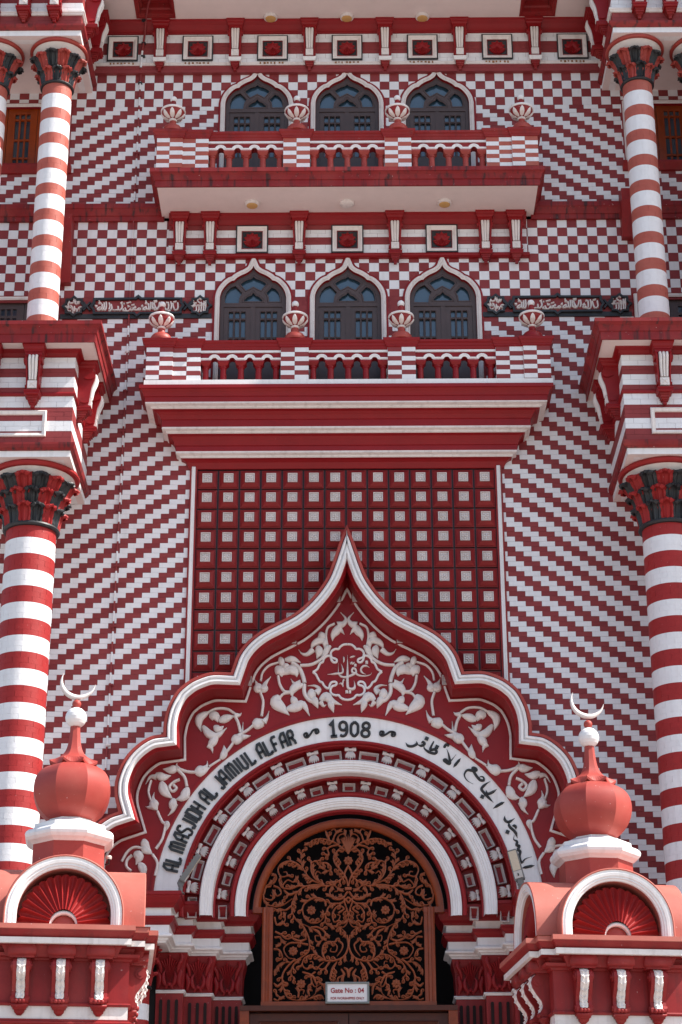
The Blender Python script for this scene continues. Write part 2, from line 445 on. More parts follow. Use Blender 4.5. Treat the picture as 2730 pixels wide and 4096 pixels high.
MP = lambda a, b, h: (a, b, h)
def straight(mb, x0, x1, prof, m=0, ms=None, sm=False):
    """prof of (y,z) swept along X"""
    mb.grid([[(x0, y, z) for y, z in prof], [(x1, y, z) for y, z in prof]], m, sm=sm, mcol=ms)
    mb.face([(x0, y, z) for y, z in prof], m); mb.face([(x1, y, z) for y, z in reversed(prof)], m)
q = MB(); straight(q, -FX, FX, [(-.06, 20.338), (-.085, 20.34), (-.09, 20.352), (-.085, 20.365), (-.095, 20.37), (-.095, 20.388), (-.07, 20.392), (-.06, 20.392)]); q.build('string_moulding', 'cream', B)
q = MB(); straight(q, -FX, FX, [(-.06, 20.93), (-.085, 20.935), (-.09, 20.96), (-.10, 20.965), (-.11, 21.0), (-.14, 21.06), (-.19, 21.10), (-.2, 21.139), (-.0, 21.139)]); q.build('cove_moulding', 'red', B)
# rust stains under the medallions (run-off marks)
q = MB()
for xm in (-3.53, -2.349, -1.17, .003, 1.189, 2.367, 3.551):
    for k in range(7):
        a = xm - .2 + k * .058 + random.uniform(-.01, .01); w_ = random.uniform(.02, .035)
        q.box(a, a + w_, -.0975, -.09, 20.362 + random.uniform(-.012, .006), 20.386, 0)
q.build('rust_stain', 'rust', B)
# soffit of the eave with two coffers
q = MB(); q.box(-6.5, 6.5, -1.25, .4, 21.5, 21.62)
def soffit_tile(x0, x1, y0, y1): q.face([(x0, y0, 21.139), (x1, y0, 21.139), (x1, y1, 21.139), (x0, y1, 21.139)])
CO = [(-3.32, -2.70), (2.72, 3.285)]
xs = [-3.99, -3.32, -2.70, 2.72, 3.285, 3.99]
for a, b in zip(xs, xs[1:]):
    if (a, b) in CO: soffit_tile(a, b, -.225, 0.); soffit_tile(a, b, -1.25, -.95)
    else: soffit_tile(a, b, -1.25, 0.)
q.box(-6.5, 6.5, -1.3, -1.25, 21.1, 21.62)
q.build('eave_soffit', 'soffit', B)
for a, b in CO:
    q = MB(); q.sweep([(a, -.95), (b, -.95), (b, -.225), (a, -.225)], [(0, 21.13), (-.0, 21.137), (.03, 21.137), (.035, 21.17), (.06, 21.18), (.065, 21.25), (.09, 21.27), (.1, 21.35)], XY, closed=True)
    q.face([(a, -.95, 21.35), (b, -.95, 21.35), (b, -.225, 21.35), (a, -.225, 21.35)]); q.build('coffer', 'redm', B)

# ---- medallions
def medallion_meshes(half_w, half_h):
    q = MB()
    w, h = half_w, half_h
    q.sweep([(-w, -h), (w, -h), (w, h), (-w, h)], [(0, 0), (0, -.022), (.018, -.022), (.018, -.016), (.022, -.03), (.045, -.026), (.05, -.018), (.085, .005), (.09, -.004), (.095, .012)], XZ, closed=True, ms=[0, 0, 0, 1, 1, 1, 1, 2, 2])
    q.face([(-w + .09, .012, -h + .09), (w - .09, .012, -h + .09), (w - .09, .012, h - .09), (-w + .09, .012, h - .09)], 0)
    fr = q.mesh('medallion', ['black', 'cream', 'red'])
    r = MB(); rw = w - .11
    for k in range(5):                                       # upper petals
        a = R(90 + (k - 2) * 42)
        cx, cz = rw * .62 * math.cos(a), rw * .5 * math.sin(a) + .02
        relief(r, [(cx * .1, cz * .1), (cx * .7, cz * .7), (cx * 1.25, cz * 1.25)], rw * .3, .03, .012, 'l')
    for k in range(9):                                       # lower shell flutes
        a = R(200 + k * 17.5)
        relief(r, [(0, .03), (rw * .45 * math.cos(a), rw * .4 * math.sin(a)), (rw * .82 * math.cos(a), rw * .78 * math.sin(a))], rw * .13, .034, .012, 'T')
    r.ball((0, -.012, rw * .55), rw * .13, 8)
    return fr, r.mesh('rosette', ['red'])
mf, mr_ = medallion_meshes(.243, .234)
for xm in (-3.53, -2.349, -1.17, .003, 1.189, 2.367, 3.551):
    o = link('medallion', mf, B, (xm, -.092, 20.646)); link('rosette', mr_, o).scale = (1.22, 1, 1.22)
mf2, mr2 = medallion_meshes(.243, .24)
for xm in (-1.44, -.04 + .035, 1.415):
    o = link('medallion', mf2, B, (xm, -.072, 17.165)); link('rosette', mr2, o).scale = (1.22, 1, 1.22)

# ---- frieze brackets
def bracket_meshes(base):
    c_ = MB()
    # cap block under the soffit (three-sided cyma)
    c_.sweep([(.105, .0), (.105, -.115), (-.105, -.115), (-.105, .0)], [(.0, -.17), (.0, -.125), (.01, -.12), (.01, -.105), (.024, -.085), (.028, -.05), (.04, -.035), (.04, 0)], XY)
    c_.face([(-.105, -.115, -.17), (.105, -.115, -.17), (.105, 0, -.17), (-.105, 0, -.17)])
    # cheeks: curved in side view
    pr = [(-.17, .125), (-.22, .14), (-.28, .135), (-.4, .11), (-.52, .1), (-.62, .095), (-.7, .085)]
    for i in range(len(pr) - 1):
        (z0, d0), (z1, d1) = pr[i], pr[i + 1]
        w0 = .104 - .026 * (-z0 - .17) / .53; w1 = .104 - .026 * (-z1 - .17) / .53
        rows = []
        for zz, dd, ww in ((z0, d0, w0), (z1, d1, w1)):
            rows.append([(-ww, 0, zz), (-ww, -dd, zz), (-ww + .022, -dd, zz), (-ww + .026, -dd + .02, zz), (ww - .026, -dd + .02, zz), (ww - .022, -dd, zz), (ww, -dd, zz), (ww, 0, zz)])
        c_.grid(rows, 0, sm=False)
    for s in (-1, 1):
        c_.tube([(s * .1, -.09, -.25), (s * .122, -.09, -.25)], .045, 10)
        c_.tube([(s * .078, -.06, -.63), (s * .098, -.06, -.63)], .03, 8)
    c_.box(-.085, .085, -.1, 0, -.72, -.69)
    fl = MB()
    for k in (-1, 0, 1):                                       # three fluted reeds
        fl.tube([(k * .044, -.125, -.19), (k * .043, -.135, -.24), (k * .041, -.13, -.3), (k * .038, -.108, -.42), (k * .034, -.1, -.55)], [.02, .021, .021, .019, .016], 8)
    fl.box(-.058, .058, -.11, -.07, -.68, -.565)
    for a in range(4): relief(fl, [(.008 * math.cos(R(45 + 90 * a)), -.622 + .008 * math.sin(R(45 + 90 * a))), (.05 * math.cos(R(45 + 90 * a)), -.622 + .05 * math.sin(R(45 + 90 * a)))], .013, .012, -.109, 'l')
    cp = MB()
    cp.sweep([(.088, 0), (.088, -.1), (-.088, -.1), (-.088, 0)], [(0, -.775), (.01, -.76), (.008, -.735), (.016, -.728), (.016, -.712), (0, -.71)], XY); cp.face([(-.09, -.1, -.773), (.09, -.1, -.773), (.09, 0, -.773), (-.09, 0, -.773)])
    dr = MB()
    for w_, d_, z1, z0 in ((.07, .085, -.775, -.80), (.058, .075, -.80, -.835), (.047, .062, -.835, -.862), (.026, .05, -.862, -.885), (.022, .043, -.885, -.92)): dr.box(-w_, w_, -d_, 0, z0, z1)
    return c_.mesh('bracket', ['red']), fl.mesh('fluted_facing', ['cream']), cp.mesh('bracket_base', [base]), dr.mesh('drop', ['redm'])
BRK = bracket_meshes('white'); BRK2 = bracket_meshes('red')
def put_bracket(parent, loc, rz=0., sc=1., ms=BRK):
    o = link('bracket', ms[0], parent, loc, rotz=rz); o.scale = (1, 1, sc)
    link('fluted_facing', ms[1], o); link('bracket_base', ms[2], o); link('drop', ms[3], o)
    return o
for xb in (-2.94, -1.757, -.588, .6, 1.774, 2.954): put_bracket(B, (xb, -.068, ZS1))

# ---- windows
GL = [(-.424, 1.138), (-.421, 1.246), (-.395, 1.333), (-.339, 1.398), (-.268, 1.429), (-.165, 1.31), (-.202, 1.245), (-.218, 1.136)]
GT = [(-.118, 1.323), (-.223, 1.458), (-.178, 1.507), (-.112, 1.55), (-.046, 1.572), (0, 1.616)]
GTb = [(.061, 1.353), (0, 1.391), (-.061, 1.353)]
GCh = [(-.172, 1.142), (-.154, 1.201), (-.098, 1.261), (-.051, 1.282), (-.023, 1.32), (0, 1.353)]
top_glass = mirror(GT) + GTb
cen_glass = mirror(GCh)
gr = [(-a, b) for a, b in reversed(GL)]
PX = [(-.359, -.293), (-.269, -.2), (-.179, -.111), (.111, .179), (.2, .269), (.293, .359)]
PZ = [(.883, .996), (.566, .856), (.25, .54)]
rects = lambda: [[(a, c_), (b, c_), (b, d_), (a, d_)] for a, b in PX for c_, d_ in PZ]
frame_outer = [(x * .995, z) for x, z in WPOLY]
frame_mesh = plate(frame_outer, [GL, gr, top_glass, cen_glass, [(-.437, -.49), (.437, -.49), (.437, 1.07), (-.437, 1.07)]], .03, .1).mesh('window_frame', ['frame'])
def tracery():
    mb = MB()
    for loop in (GL, gr, top_glass, cen_glass):
        mb.sweep(list(loop), [(-.0, .1), (.0, .04), (.006, .028), (.022, .028), (.026, .035)] if loop in (GL,) else [(0, .1), (0, .04), (-.006, .028), (-.022, .028), (-.026, .035)], XZ, closed=True)
    return mb.mesh('tracery', ['frame'])
trac = tracery()
def leaf_mesh(s):
    xs_ = [p for p in PX if p[0] * s > 0]
    x0, x1 = (-.435, -.033) if s < 0 else (.033, .435)
    mb = plate([(x0, -.49), (x1, -.49), (x1, 1.068), (x0, 1.068)], [[(a, c_), (b, c_), (b, d_), (a, d_)] for a, b in xs_ for c_, d_ in PZ], .045, .085)
    for a, b in xs_:
        for c_, d_ in PZ: mb.sweep([(a, c_), (b, c_), (b, d_), (a, d_)], [(.0, .085), (.004, .05), (-.002, .04), (-.008, .04)], XZ, closed=True)
    hx = x0 - .006 if s < 0 else x1 + .006
    for hz in (.62, .92): mb.tube([(hx, .04, hz), (hx, .04, hz + .1)], .009, 6)
    return mb.mesh('door_leaf', ['frame'])
leafL, leafR = leaf_mesh(-1), leaf_mesh(1)
post_m = MB(); post_m.box(-.033, .033, .035, .085, -.49, 1.07); post_m = post_m.mesh('meeting_stile', ['frame'])
def pane_mesh(loop): 
    mb = MB(); mb.face([(a, .082, b) for a, b in loop]); return mb.mesh('pane', ['glass'])
pmesh = [pane_mesh(l) for l in (GL, gr, top_glass, cen_glass)]
prect = [pane_mesh(r_) for r_ in rects()]
sur = MB()
half = catmull([Vector(p) for p in WIN_IN[1:7]], 3)[:-1] + catmull([Vector(p) for p in WIN_IN[6:]], 3)
half = [tuple(WIN_IN[0])] + [tuple(v) for v in half]
sur.sweep(half + [(-a, b) for a, b in reversed(half[:-1])], [(-.004, .05), (-.004, .0), (0, -.028), (.018, -.04), (.024, -.034), (.03, -.045), (.044, -.05), (.05, -.044), (.058, -.046), (.07, -.036), (.073, -.018), (.09, -.022), (.104, -.018), (.106, .004)], XZ, ms=[1, 1, 0, 0, 0, 0, 0, 0, 0, 0, 1, 1, 1])
sur = sur.mesh('window', ['cream', 'red'])
for wx, wz in WINS:
    w = link('window', sur, B, (wx, 0, wz))
    link('window_frame', frame_mesh, w); link('tracery', trac, w); link('door_leaf', leafL, w); link('door_leaf', leafR, w); link('meeting_stile', post_m, w)
    for pm in pmesh: link('pane', pm, w)
    for pm in prect: link('pane', pm, w)
# side windows behind the corner columns (timber and dark grey casements)
def side_window(x0, x1, z0, z1, mat, sgn):
    w = MB()
    path = [(x0, z0), (x0, z1), (x1, z1), (x1, z0)]
    w.sweep(path, [(-.002, .06), (-.002, -.02), (.02, -.035), (.035, -.03), (.05, -.035), (.06, -.005), (.075, -.012), (.078, .005)], XZ, ms=[1, 0, 0, 0, 0, 1, 1])
    o = w.build('window', ['cream', 'red'], B)
    n = max(2, round((x1 - x0) / .45)); lw = (x1 - x0) / n
    for k in range(n):
        a = x0 + k * lw; px = [(a + lw * (.25 + .19 * j), a + lw * (.25 + .19 * j) + lw * .13) for j in range(3)]
        H = z1 - z0
        pz = [(z0 + H * .07, z0 + H * .16), (z0 + H * .19, z0 + H * .46), (z0 + H * .49, z0 + H * .8), (z0 + H * .83, z0 + H * .91)]
        fl_ = plate([(a + .004, z0), (a + lw - .004, z0), (a + lw - .004, z1), (a + .004, z1)], [[(u, c_), (v, c_), (v, d_), (u, d_)] for u, v in px for c_, d_ in pz], .04, .075)
        fl_.build('door_leaf', mat, o)
        pn = MB()
        pn.face([(a, .07, z0), (a + lw, .07, z0), (a + lw, .07, z1), (a, .07, z1)]); pn.build('pane', 'glass', o)
    sl = MB(); straight(sl, x0 - .12, x1 + .12, [(.02, z0 - .13), (-.05, z0 - .13), (-.07, z0 - .1), (-.1, z0 - .06), (-.12, z0 - .03), (-.12, z0), (.02, z0)]); sl.build('sill', 'redm', o)
side_window(-5.75, -4.36, 18.52, 19.62, 'wood', -1)
side_window(4.34, 5.75, 18.52, 19.62, 'wood', 1)
side_window(-5.75, -4.36, 14.8, 16.18, 'frame', -1)
side_window(4.31, 5.75, 14.8, 16.18, 'frame', 1)
# ---- string course at mid height
for a, b in ((-5.7, -2.78), (2.78, 5.7)):
    q = MB(); straight(q, a, b, [(.01, 17.525), (-.045, 17.527), (-.05, 17.60), (-.065, 17.607), (-.075, 17.64), (-.1, 17.70), (-.115, 17.715), (-.115, 17.79), (.01, 17.795)]); q.build('string_course', 'redst', B)
# consoles beside the corner columns
for s, x0, x1, z0, z1 in ((-1, -4.32, -4.14, 16.42, 17.5), (1, 4.13, 4.31, 17.16, 17.9)):
    q = MB()
    prof = [(0, z0), (-.12, z0), (-.3, z1 - .2), (-.3, z1), (0, z1)]
    straight(q, x0, x1, prof)
    q.build('console', 'redm', B)
# ---- lower frieze under the upper balcony
q = MB(); FW = 2.70
for z0, z1, n, mi in ((16.93, 17.085, 2, 0), (17.085, 17.215, 2, 1), (17.215, 17.345, 2, 0), (17.345, 17.43, 1, 1)): course_band(q, -FW, FW, -.05, z0, z1, n, mi)
q.build('frieze_courses', ['whiteb', 'brick', 'brickb', 'joint'], B, kind='stuff')
q = MB(); straight(q, -FW - .03, FW + .03, [(.0, 16.86), (-.055, 16.86), (-.085, 16.875), (-.09, 16.9), (-.08, 16.925), (-.05, 16.93), (0, 16.93)]); q.build('string_moulding', 'red', B)
q = MB(); straight(q, -FW, FW, [(-.03, 17.425), (-.06, 17.43), (-.065, 17.45), (-.09, 17.5), (-.14, 17.545), (-.15, 17.594), (0, 17.594)]); q.build('cove_moulding', 'red', B)
for xb in (-2.53, -2.07, -.73, .712, 2.07, 2.53): put_bracket(B, (xb, -.048, 17.594), sc=.935, ms=BRK2)

# ---- coffered panel field
PIT, PX0, PZ1 = .30445, -.04, 13.231
q = MB(); q.face([(-2.2, .03, 9.5), (2.13, .03, 9.5), (2.13, .03, 13.45), (-2.2, .03, 13.45)]); q.build('panel_backing', 'black', B)
def stud():
    mb = MB(); h = .139
    P = lambda s, y: [(-s, y, -s), (s, y, -s), (s, y, s), (-s, y, s)]
    mb.grid([P(h, .028), P(h, -.004), P(h - .008, -.006), P(h - .012, -.002), P(h - .014, -.014), P(.072, -.065), P(.072, -.05)], 0, closed=True, sm=False)
    mb.face(P(.072, -.05), 0)
    r = MB(); s = .068
    r.grid([P(s, -.05), P(s, -.082), P(s - .008, -.082), P(s - .011, -.062)], 0, closed=True, sm=False); r.face(P(s - .011, -.062), 0)
    for k in range(4):
        a = R(90 * k)
        relief(r, [(.006 * math.cos(a), .006 * math.sin(a)), (.03 * math.cos(a), .03 * math.sin(a)), (.052 * math.cos(a), .052 * math.sin(a))], .016, .02, -.062, 'l', k=2)
        a += R(45)
        relief(r, [(.03 * math.cos(a), .03 * math.sin(a)), (.05 * math.cos(a), .05 * math.sin(a)), (.07 * math.cos(a), .07 * math.sin(a))], .013, .018, -.062, 'l', k=2)
    r.ball((0, -.075, 0), .011, 6)
    return mb.mesh('panel', ['panel']), r.mesh('flower_tile', ['dimwhite'])
stm, rom = stud()
for r_ in range(11):
    for k in range(14):
        x, zz = PX0 + (k - 6.5) * PIT, PZ1 - r_ * PIT
        if inpoly(x, zz - .16, HOODIN) and inpoly(x - .13, zz + .1, HOODIN) and inpoly(x + .13, zz + .1, HOODIN): continue
        o = link('panel', stm, B, (x, random.uniform(-.002, .002), zz)); link('flower_tile', rom, o)
for xo, s in ((-2.272, 1), (2.193, -1)):
    q = MB()
    path = [(xo, 10.0), (xo, 13.42)] if s > 0 else [(xo, 13.42), (xo, 10.0)]
    q.sweep(path, [(0, .02), (0, -.03), (-.024, -.035), (-.026, -.045), (-.04, -.055), (-.05, -.05), (-.055, -.042), (-.062, -.05), (-.075, -.05), (-.08, -.03), (-.104, -.025), (-.106, .03)], XZ, ms=[0, 0, 1, 1, 1, 1, 1, 1, 1, 0, 0], caps=False)
    q.build('panel_border', ['redm', 'white'], B)
# ------------------------------------------------------------------ balconies
def wbuild(mb, name, mats, parent, kind=None):
    """mesh written in world coordinates, parented to an unrotated thing"""
    L_ = parent.location
    mb.v = [(a - L_.x, b - L_.y, c_ - L_.z) for a, b, c_ in mb.v]
    return mb.build(name, mats, parent, kind=kind)
def baluster_mesh():
    mb = MB()
    P = lambda s, z: [(-s, -s, z), (s, -s, z), (s, s, z), (-s, s, z)]
    mb.grid([P(.052, .268), P(.078, .305), P(.08, .31), P(.08, .345), P(.08, .345)], 0, closed=True, sm=False); mb.face(P(.08, .345)); mb.face(P(.052, .268))
    mb.lathe([(.045, .0), (.06, .004), (.06, .02), (.046, .03), (.042, .22), (.042, .232), (.054, .238), (.054, .25), (.047, .255), (.055, .268)], 14)
    return mb
BALM = {k: baluster_mesh().mesh('baluster', [k]) for k in ('red', 'salmon')}
def balcony(label, zb, yf, posts_in, outer, red, coping, lower):
    T_ = thing('balcony', label, 'balcony', (0, yf / 2, zb), group='balconies on the mosque facade')
    W_ = outer
    hw = W_[0]
    # base strip
    q = MB(); q.sweep([(-hw - .02, 0), (-hw - .02, yf - .02), (hw + .02, yf - .02), (hw + .02, 0)], [(0, zb), (0, zb + .085), (.012, zb + .092), (.3, zb + .092)], XY); wbuild(q, 'base_course', 'white', T_)
    q = MB(); q.box(-hw + .2, hw - .2, yf + .2, 0, zb + .0, zb + .06); wbuild(q, 'deck', 'cream', T_)
    z0, z1 = zb + .095, zb + .61
    n = 7; h = (z1 - z0) / n
    def post(xa, xb, y, ncol, flip):
        o = MB(); o.box(xa + .004, xb - .004, y + .006, y + .3, z0, z1); o = wbuild(o, 'post', red[1], T_)
        w = (xb - xa) / ncol
        for r_ in range(n):
            for k in range(ncol):
                wh = (r_ + k + flip) % 2 == 0
                b = MB(); e = random.uniform(0, .002)
                b.box(xa + k * w + .001, xa + (k + 1) * w - .001, y - e, y + .02, z0 + r_ * h + .001, z0 + (r_ + 1) * h - .001, 0, skip='b')
                L_ = T_.location; b.v = [(p[0] - L_.x, p[1] - L_.y, p[2] - L_.z) for p in b.v]
                b.build('brick', 'whiteb' if wh else red[0], o)
        # return faces (checks on the sides)
        s_ = MB()
        for r_ in range(n):
            for k in range(2):
                wh = (r_ + k + flip) % 2 == 1
                for xx in (xa, xb):
                    x0_, x1_ = (xx - .001, xx + .01) if xx == xa else (xx - .01, xx + .001)
                    s_.box(x0_, x1_, y + .012 + .145 * k, y + .012 + .145 * (k + 1), z0 + r_ * h, z0 + (r_ + 1) * h, 0 if wh else 1)
        wbuild(s_, 'post_side', ['whiteb', red[0]], T_, 'stuff')
        # cap
        c_ = MB(); prof = [(0, z1 - .002), (-.02, z1 + .01), (-.022, z1 + .03), (-.03, z1 + .035), (-.04, z1 + .07), (-.06, z1 + .09), (-.065, z1 + .125), (0, z1 + .128)]
        c_.sweep([(xa, y), (xb, y), (xb, y + .3), (xa, y + .3)], prof, XY, closed=True); c_.face([(xa, y, z1 + .128), (xb, y, z1 + .128), (xb, y + .3, z1 + .128), (xa, y + .3, z1 + .128)])
        wbuild(c_, 'post_cap', coping, T_)
    pin = posts_in
    post(-pin[1], -pin[0], yf, 2, 1); post(pin[0], pin[1], yf, 2, 1)
    for s in (-1, 1):
        e0, e1, e2 = W_
        a = sorted((s * e0, s * e1)); b = sorted((s * e1, s * e2))
        post(a[0], a[1], yf - .02, 2, 0 if s < 0 else 0); post(b[0], b[1], yf + .005, 2, 1)
        # side parapet back to the wall
        q = MB(); x0_, x1_ = sorted((s * e0, s * (e0 - .3)))
        q.box(x0_ + .01, x1_ - .01, yf + .3, 0, z0, z1); wbuild(q, 'side_parapet', red[0], T_)
        q = MB(); straight_y = [(x0_ - .03, z1), (x0_ - .05, z1 + .06), (x0_ - .05, z1 + .1), (x1_ + .05, z1 + .1), (x1_ + .05, z1 + .06), (x1_ + .03, z1)]
        q.grid([[(a_, yf + .3, b_) for a_, b_ in straight_y], [(a_, 0, b_) for a_, b_ in straight_y]], 0, sm=False); wbuild(q, 'side_coping', coping, T_)
    bays = [(-W_[2], -pin[1]), (-pin[0], pin[0]), (pin[1], W_[2])]
    yr = yf + .05
    for a, b in bays:
        c0 = (a + b) / 2
        # coping rail
        q = MB(); straight(q, a, b, [(yr + .2, z1 - .03), (yr - .005, z1 - .03), (yr - .03, z1 - .01), (yr - .035, z1 + .02), (yr - .05, z1 + .03), (yr - .055, z1 + .06), (yr - .08, z1 + .075), (yr - .085, z1 + .105), (yr + .2, z1 + .107)]); wbuild(q, 'coping_rail', coping, T_)
        q = MB(); q.box(a, b, yr - .02, yr + .02, z1 - .062, z1 - .03); wbuild(q, 'fillet', 'white', T_)
        # arcade with four little arches
        zs_ = zb + .41; r_ = .052
        loop = [(a, z1 - .064)]
        loop.append((a, zs_))
        for k in range(4):
            ac = c0 + (k - 1.5) * .2525
            loop += [(ac - r_, zs_)] + [(ac + r_ * math.cos(R(180 - 22.5 * t)), zs_ + .015 + r_ * math.sin(R(180 - 22.5 * t))) for t in range(9)] + [(ac + r_, zs_)]
        loop += [(b, zs_), (b, z1 - .064)]
        q = MB(); q.ext(loop, XZ, yr, yr + .13, 0); wbuild(q, 'arcade', red[1], T_)
        path = [(a, zs_ + .04)]
        for k in range(4):
            ac = c0 + (k - 1.5) * .2525; r2 = .078
            path += [(ac - r2 - .012, zs_ + .04)] + [(ac + r2 * math.cos(R(165 - 15 * t)), zs_ + .02 + r2 * math.sin(R(165 - 15 * t))) for t in range(11)] + [(ac + r2 + .012, zs_ + .04)]
        path.append((b, zs_ + .04))
        q = MB(); q.sweep(path, [(-.034, yr - .001), (-.034, yr - .012), (-.022, yr - .016), (-.016, yr - .012), (0, yr - .022), (.012, yr - .02), (.014, yr - .001)], XZ); wbuild(q, 'arch_trim', 'white', T_)
        for k in range(-2, 3):
            xx = c0 + k * .2525
            xx = max(a + .03, min(b - .03, xx)) if abs(k) == 2 else xx
            o = link('baluster', BALM[red[2]], T_); o.location = Vector((xx, yr + .065, zb + .09)) - T_.location
    if lower:
        q = MB(); q.box(-hw + .3, hw - .3, -.28, -.2, zb + .06, zb + .285); wbuild(q, 'inner_kerb', 'red', T_)
    return T_
BL = balcony('lower balcony with deep stepped red and white moulded underside above the panel field', 14.405, -.66, (.567, .965), (2.893, 2.51, 2.115), ('brick', 'red', 'red'), 'red', True)
BU = balcony('upper balcony on flat pink soffit beneath the eave', 17.875, -.80, (.56, .957), (2.85, 2.462, 2.078), ('salmonb', 'redm', 'salmon'), 'redm', False)
# stepped underside of the lower balcony, one moulding each
LP = [('cornice_moulding', 'red', [(0, 13.39), (.02, 13.395), (.035, 13.43), (.06, 13.475), (.10, 13.503), (.134, 13.514)]),
      ('white_moulding', 'cream', [(.134, 13.514), (.15, 13.525), (.15, 13.545), (.165, 13.55), (.195, 13.558), (.205, 13.565), (.205, 13.59)]),
      ('cornice_moulding', 'red', [(.205, 13.59), (.207, 13.667), (.222, 13.672), (.226, 13.69), (.24, 13.74), (.275, 13.79), (.321, 13.812)]),
      ('white_moulding', 'cream', [(.321, 13.812), (.34, 13.822), (.34, 13.84), (.355, 13.847), (.385, 13.853), (.396, 13.86), (.396, 13.885)]),
      ('cornice_moulding', 'red', [(.396, 13.885), (.399, 13.99), (.414, 13.995), (.418, 14.01), (.435, 14.05), (.475, 14.09), (.528, 14.105)]),
      ('white_moulding', 'cream', [(.528, 14.105), (.55, 14.115), (.552, 14.13), (.57, 14.138), (.61, 14.145), (.623, 14.152), (.623, 14.17)]),
      ('cornice_moulding', 'red', [(.623, 14.17), (.63, 14.246), (.645, 14.25), (.648, 14.27), (.66, 14.31), (.69, 14.345), (.712, 14.352), (.712, 14.403), (.1, 14.404)])]
for nm, mt, pr in LP:
    q = MB(); q.sweep([(-2.265, .2), (-2.265, 0), (2.2, 0), (2.2, .2)], [(-p_, z_) for p_, z_ in pr], XY); wbuild(q, nm, mt, BL)
# slab of the upper balcony
q = MB(); q.sweep([(-2.845, .02), (-2.845, -.88), (2.845, -.88), (2.845, .02)], [(.03, 17.594), (0, 17.593), (0, 17.695), (-.015, 17.70), (-.02, 17.72), (-.035, 17.77), (-.065, 17.80), (-.08, 17.806), (-.08, 17.872), (.05, 17.874)], XY); wbuild(q, 'slab_fascia', 'redst', BU)
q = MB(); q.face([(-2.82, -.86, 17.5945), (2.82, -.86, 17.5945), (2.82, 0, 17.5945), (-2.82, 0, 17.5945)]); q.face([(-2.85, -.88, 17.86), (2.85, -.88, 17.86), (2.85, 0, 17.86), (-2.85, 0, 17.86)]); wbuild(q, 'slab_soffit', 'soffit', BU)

# ------------------------------------------------------------------ urn finials
def urn_meshes(redk):
    b = MB(); b.lathe([(.001, 0), (.158, 0), (.16, .03), (.15, .07), (.125, .105), (.085, .13), (.058, .15), (.05, .18), (.05, .215)], 24)
    r = MB(); r.lathe([(.05, .212), (.062, .22), (.064, .235), (.056, .248), (.05, .25)], 20)
    bowlp = [(.05, .248), (.09, .262), (.135, .285), (.163, .325), (.172, .36), (.17, .385)]
    w = MB(); w.lathe(bowlp, 24); w.lathe([(.165, .40), (.12, .425), (.07, .455), (.052, .48), (.042, .53), (.036, .575)], 20)
    rm = MB(); rm.lathe([(.16, .378), (.18, .38), (.19, .394), (.184, .41), (.16, .416)], 28)
    t = MB(); t.ball((0, 0, .615), .053, 14)
    pt = []
    for k in range(8):
        a = R(45 * k - 90); p = MB(); rows = []
        for i in range(9):
            tt = i / 8; s_ = tt * (len(bowlp) - 2) + .1; j = min(int(s_), len(bowlp) - 2); u = s_ - j
            rr = bowlp[j][0] * (1 - u) + bowlp[j + 1][0] * u; zz = bowlp[j][1] * (1 - u) + bowlp[j + 1][1] * u
            da = .037 * math.sin(math.pi * min(1, tt * .9 + .1) ** 1.1) ** .8 / max(rr, .08) if 0 < i < 8 else .01
            rows.append([((rr + o_) * math.cos(a + d), (rr + o_) * math.sin(a + d), zz) for d, o_ in ((-da, -.003), (-da * .92, .008), (0, .017), (da * .92, .008), (da, -.003))])
        p.grid(rows, 0, sm=False); pt.append(p.mesh('petal', ['cream']))
    return b.mesh('urn_base', [redk]), r.mesh('collar', ['cream']), w.mesh('bowl', ['redm']), rm.mesh('rim', ['white']), t.mesh('ball', ['white']), pt
URN = {k: urn_meshes(k) for k in ('salmon', 'red')}
for lab, x, y, z, k in (('far left', -2.70, -.59, 15.143, 'salmon'), ('left middle', -.766, -.59, 15.143, 'salmon'), ('right middle', .77, -.59, 15.143, 'salmon'), ('far right', 2.66, -.59, 15.143, 'red'),
                        ('far left', -2.63, -.74, 18.613, 'salmon'), ('left middle', -.76, -.74, 18.613, 'salmon'), ('right middle', .76, -.74, 18.613, 'salmon'), ('far right', 2.63, -.74, 18.613, 'salmon')):
    u = thing('urn_finial', '%s petalled urn finial on a post of the %s balcony' % (lab, 'lower' if z < 17 else 'upper'), 'urn', (x, y, z), 'urns on the balcony posts')
    ms = URN[k]
    link('urn_base', ms[0], u); link('collar', ms[1], u); bw = link('bowl', ms[2], u); link('rim', ms[3], u); link('ball', ms[4], u)
    for pm in ms[5]: link('petal', pm, bw)

# ------------------------------------------------------------------ soffit lights
lr = MB(); lr.lathe([(.108, 0), (.108, -.03), (.1, -.042), (.084, -.046), (.084, -.03)], 28); lr = lr.mesh('lamp_ring', ['cream'])
ld = {}
for k in ('amber', 'cream'):
    q = MB(); q.lathe([(.086, -.04), (.08, -.052), (.05, -.058), (.001, -.06)], 28); ld[k] = q.mesh('lamp_glass', [k])
for lab, x, y, z, k in (('left', -1.2, -.25, 21.137, 'amber'), ('middle', 0, -.245, 21.137, 'amber'), ('right', 1.193, -.24, 21.137, 'amber'), ('left', -1.43, -.416, 17.593, 'amber'), ('middle', -.01, -.415, 17.593, 'cream'), ('right', 1.453, -.42, 17.593, 'amber')):
    t = thing('ceiling_light', '%s round soffit light under the %s' % (lab, 'eave' if z > 20 else 'upper balcony'), 'light', (x, y, z), 'round soffit lights')
    link('lamp_ring', lr, t); link('lamp_glass', ld[k], t)

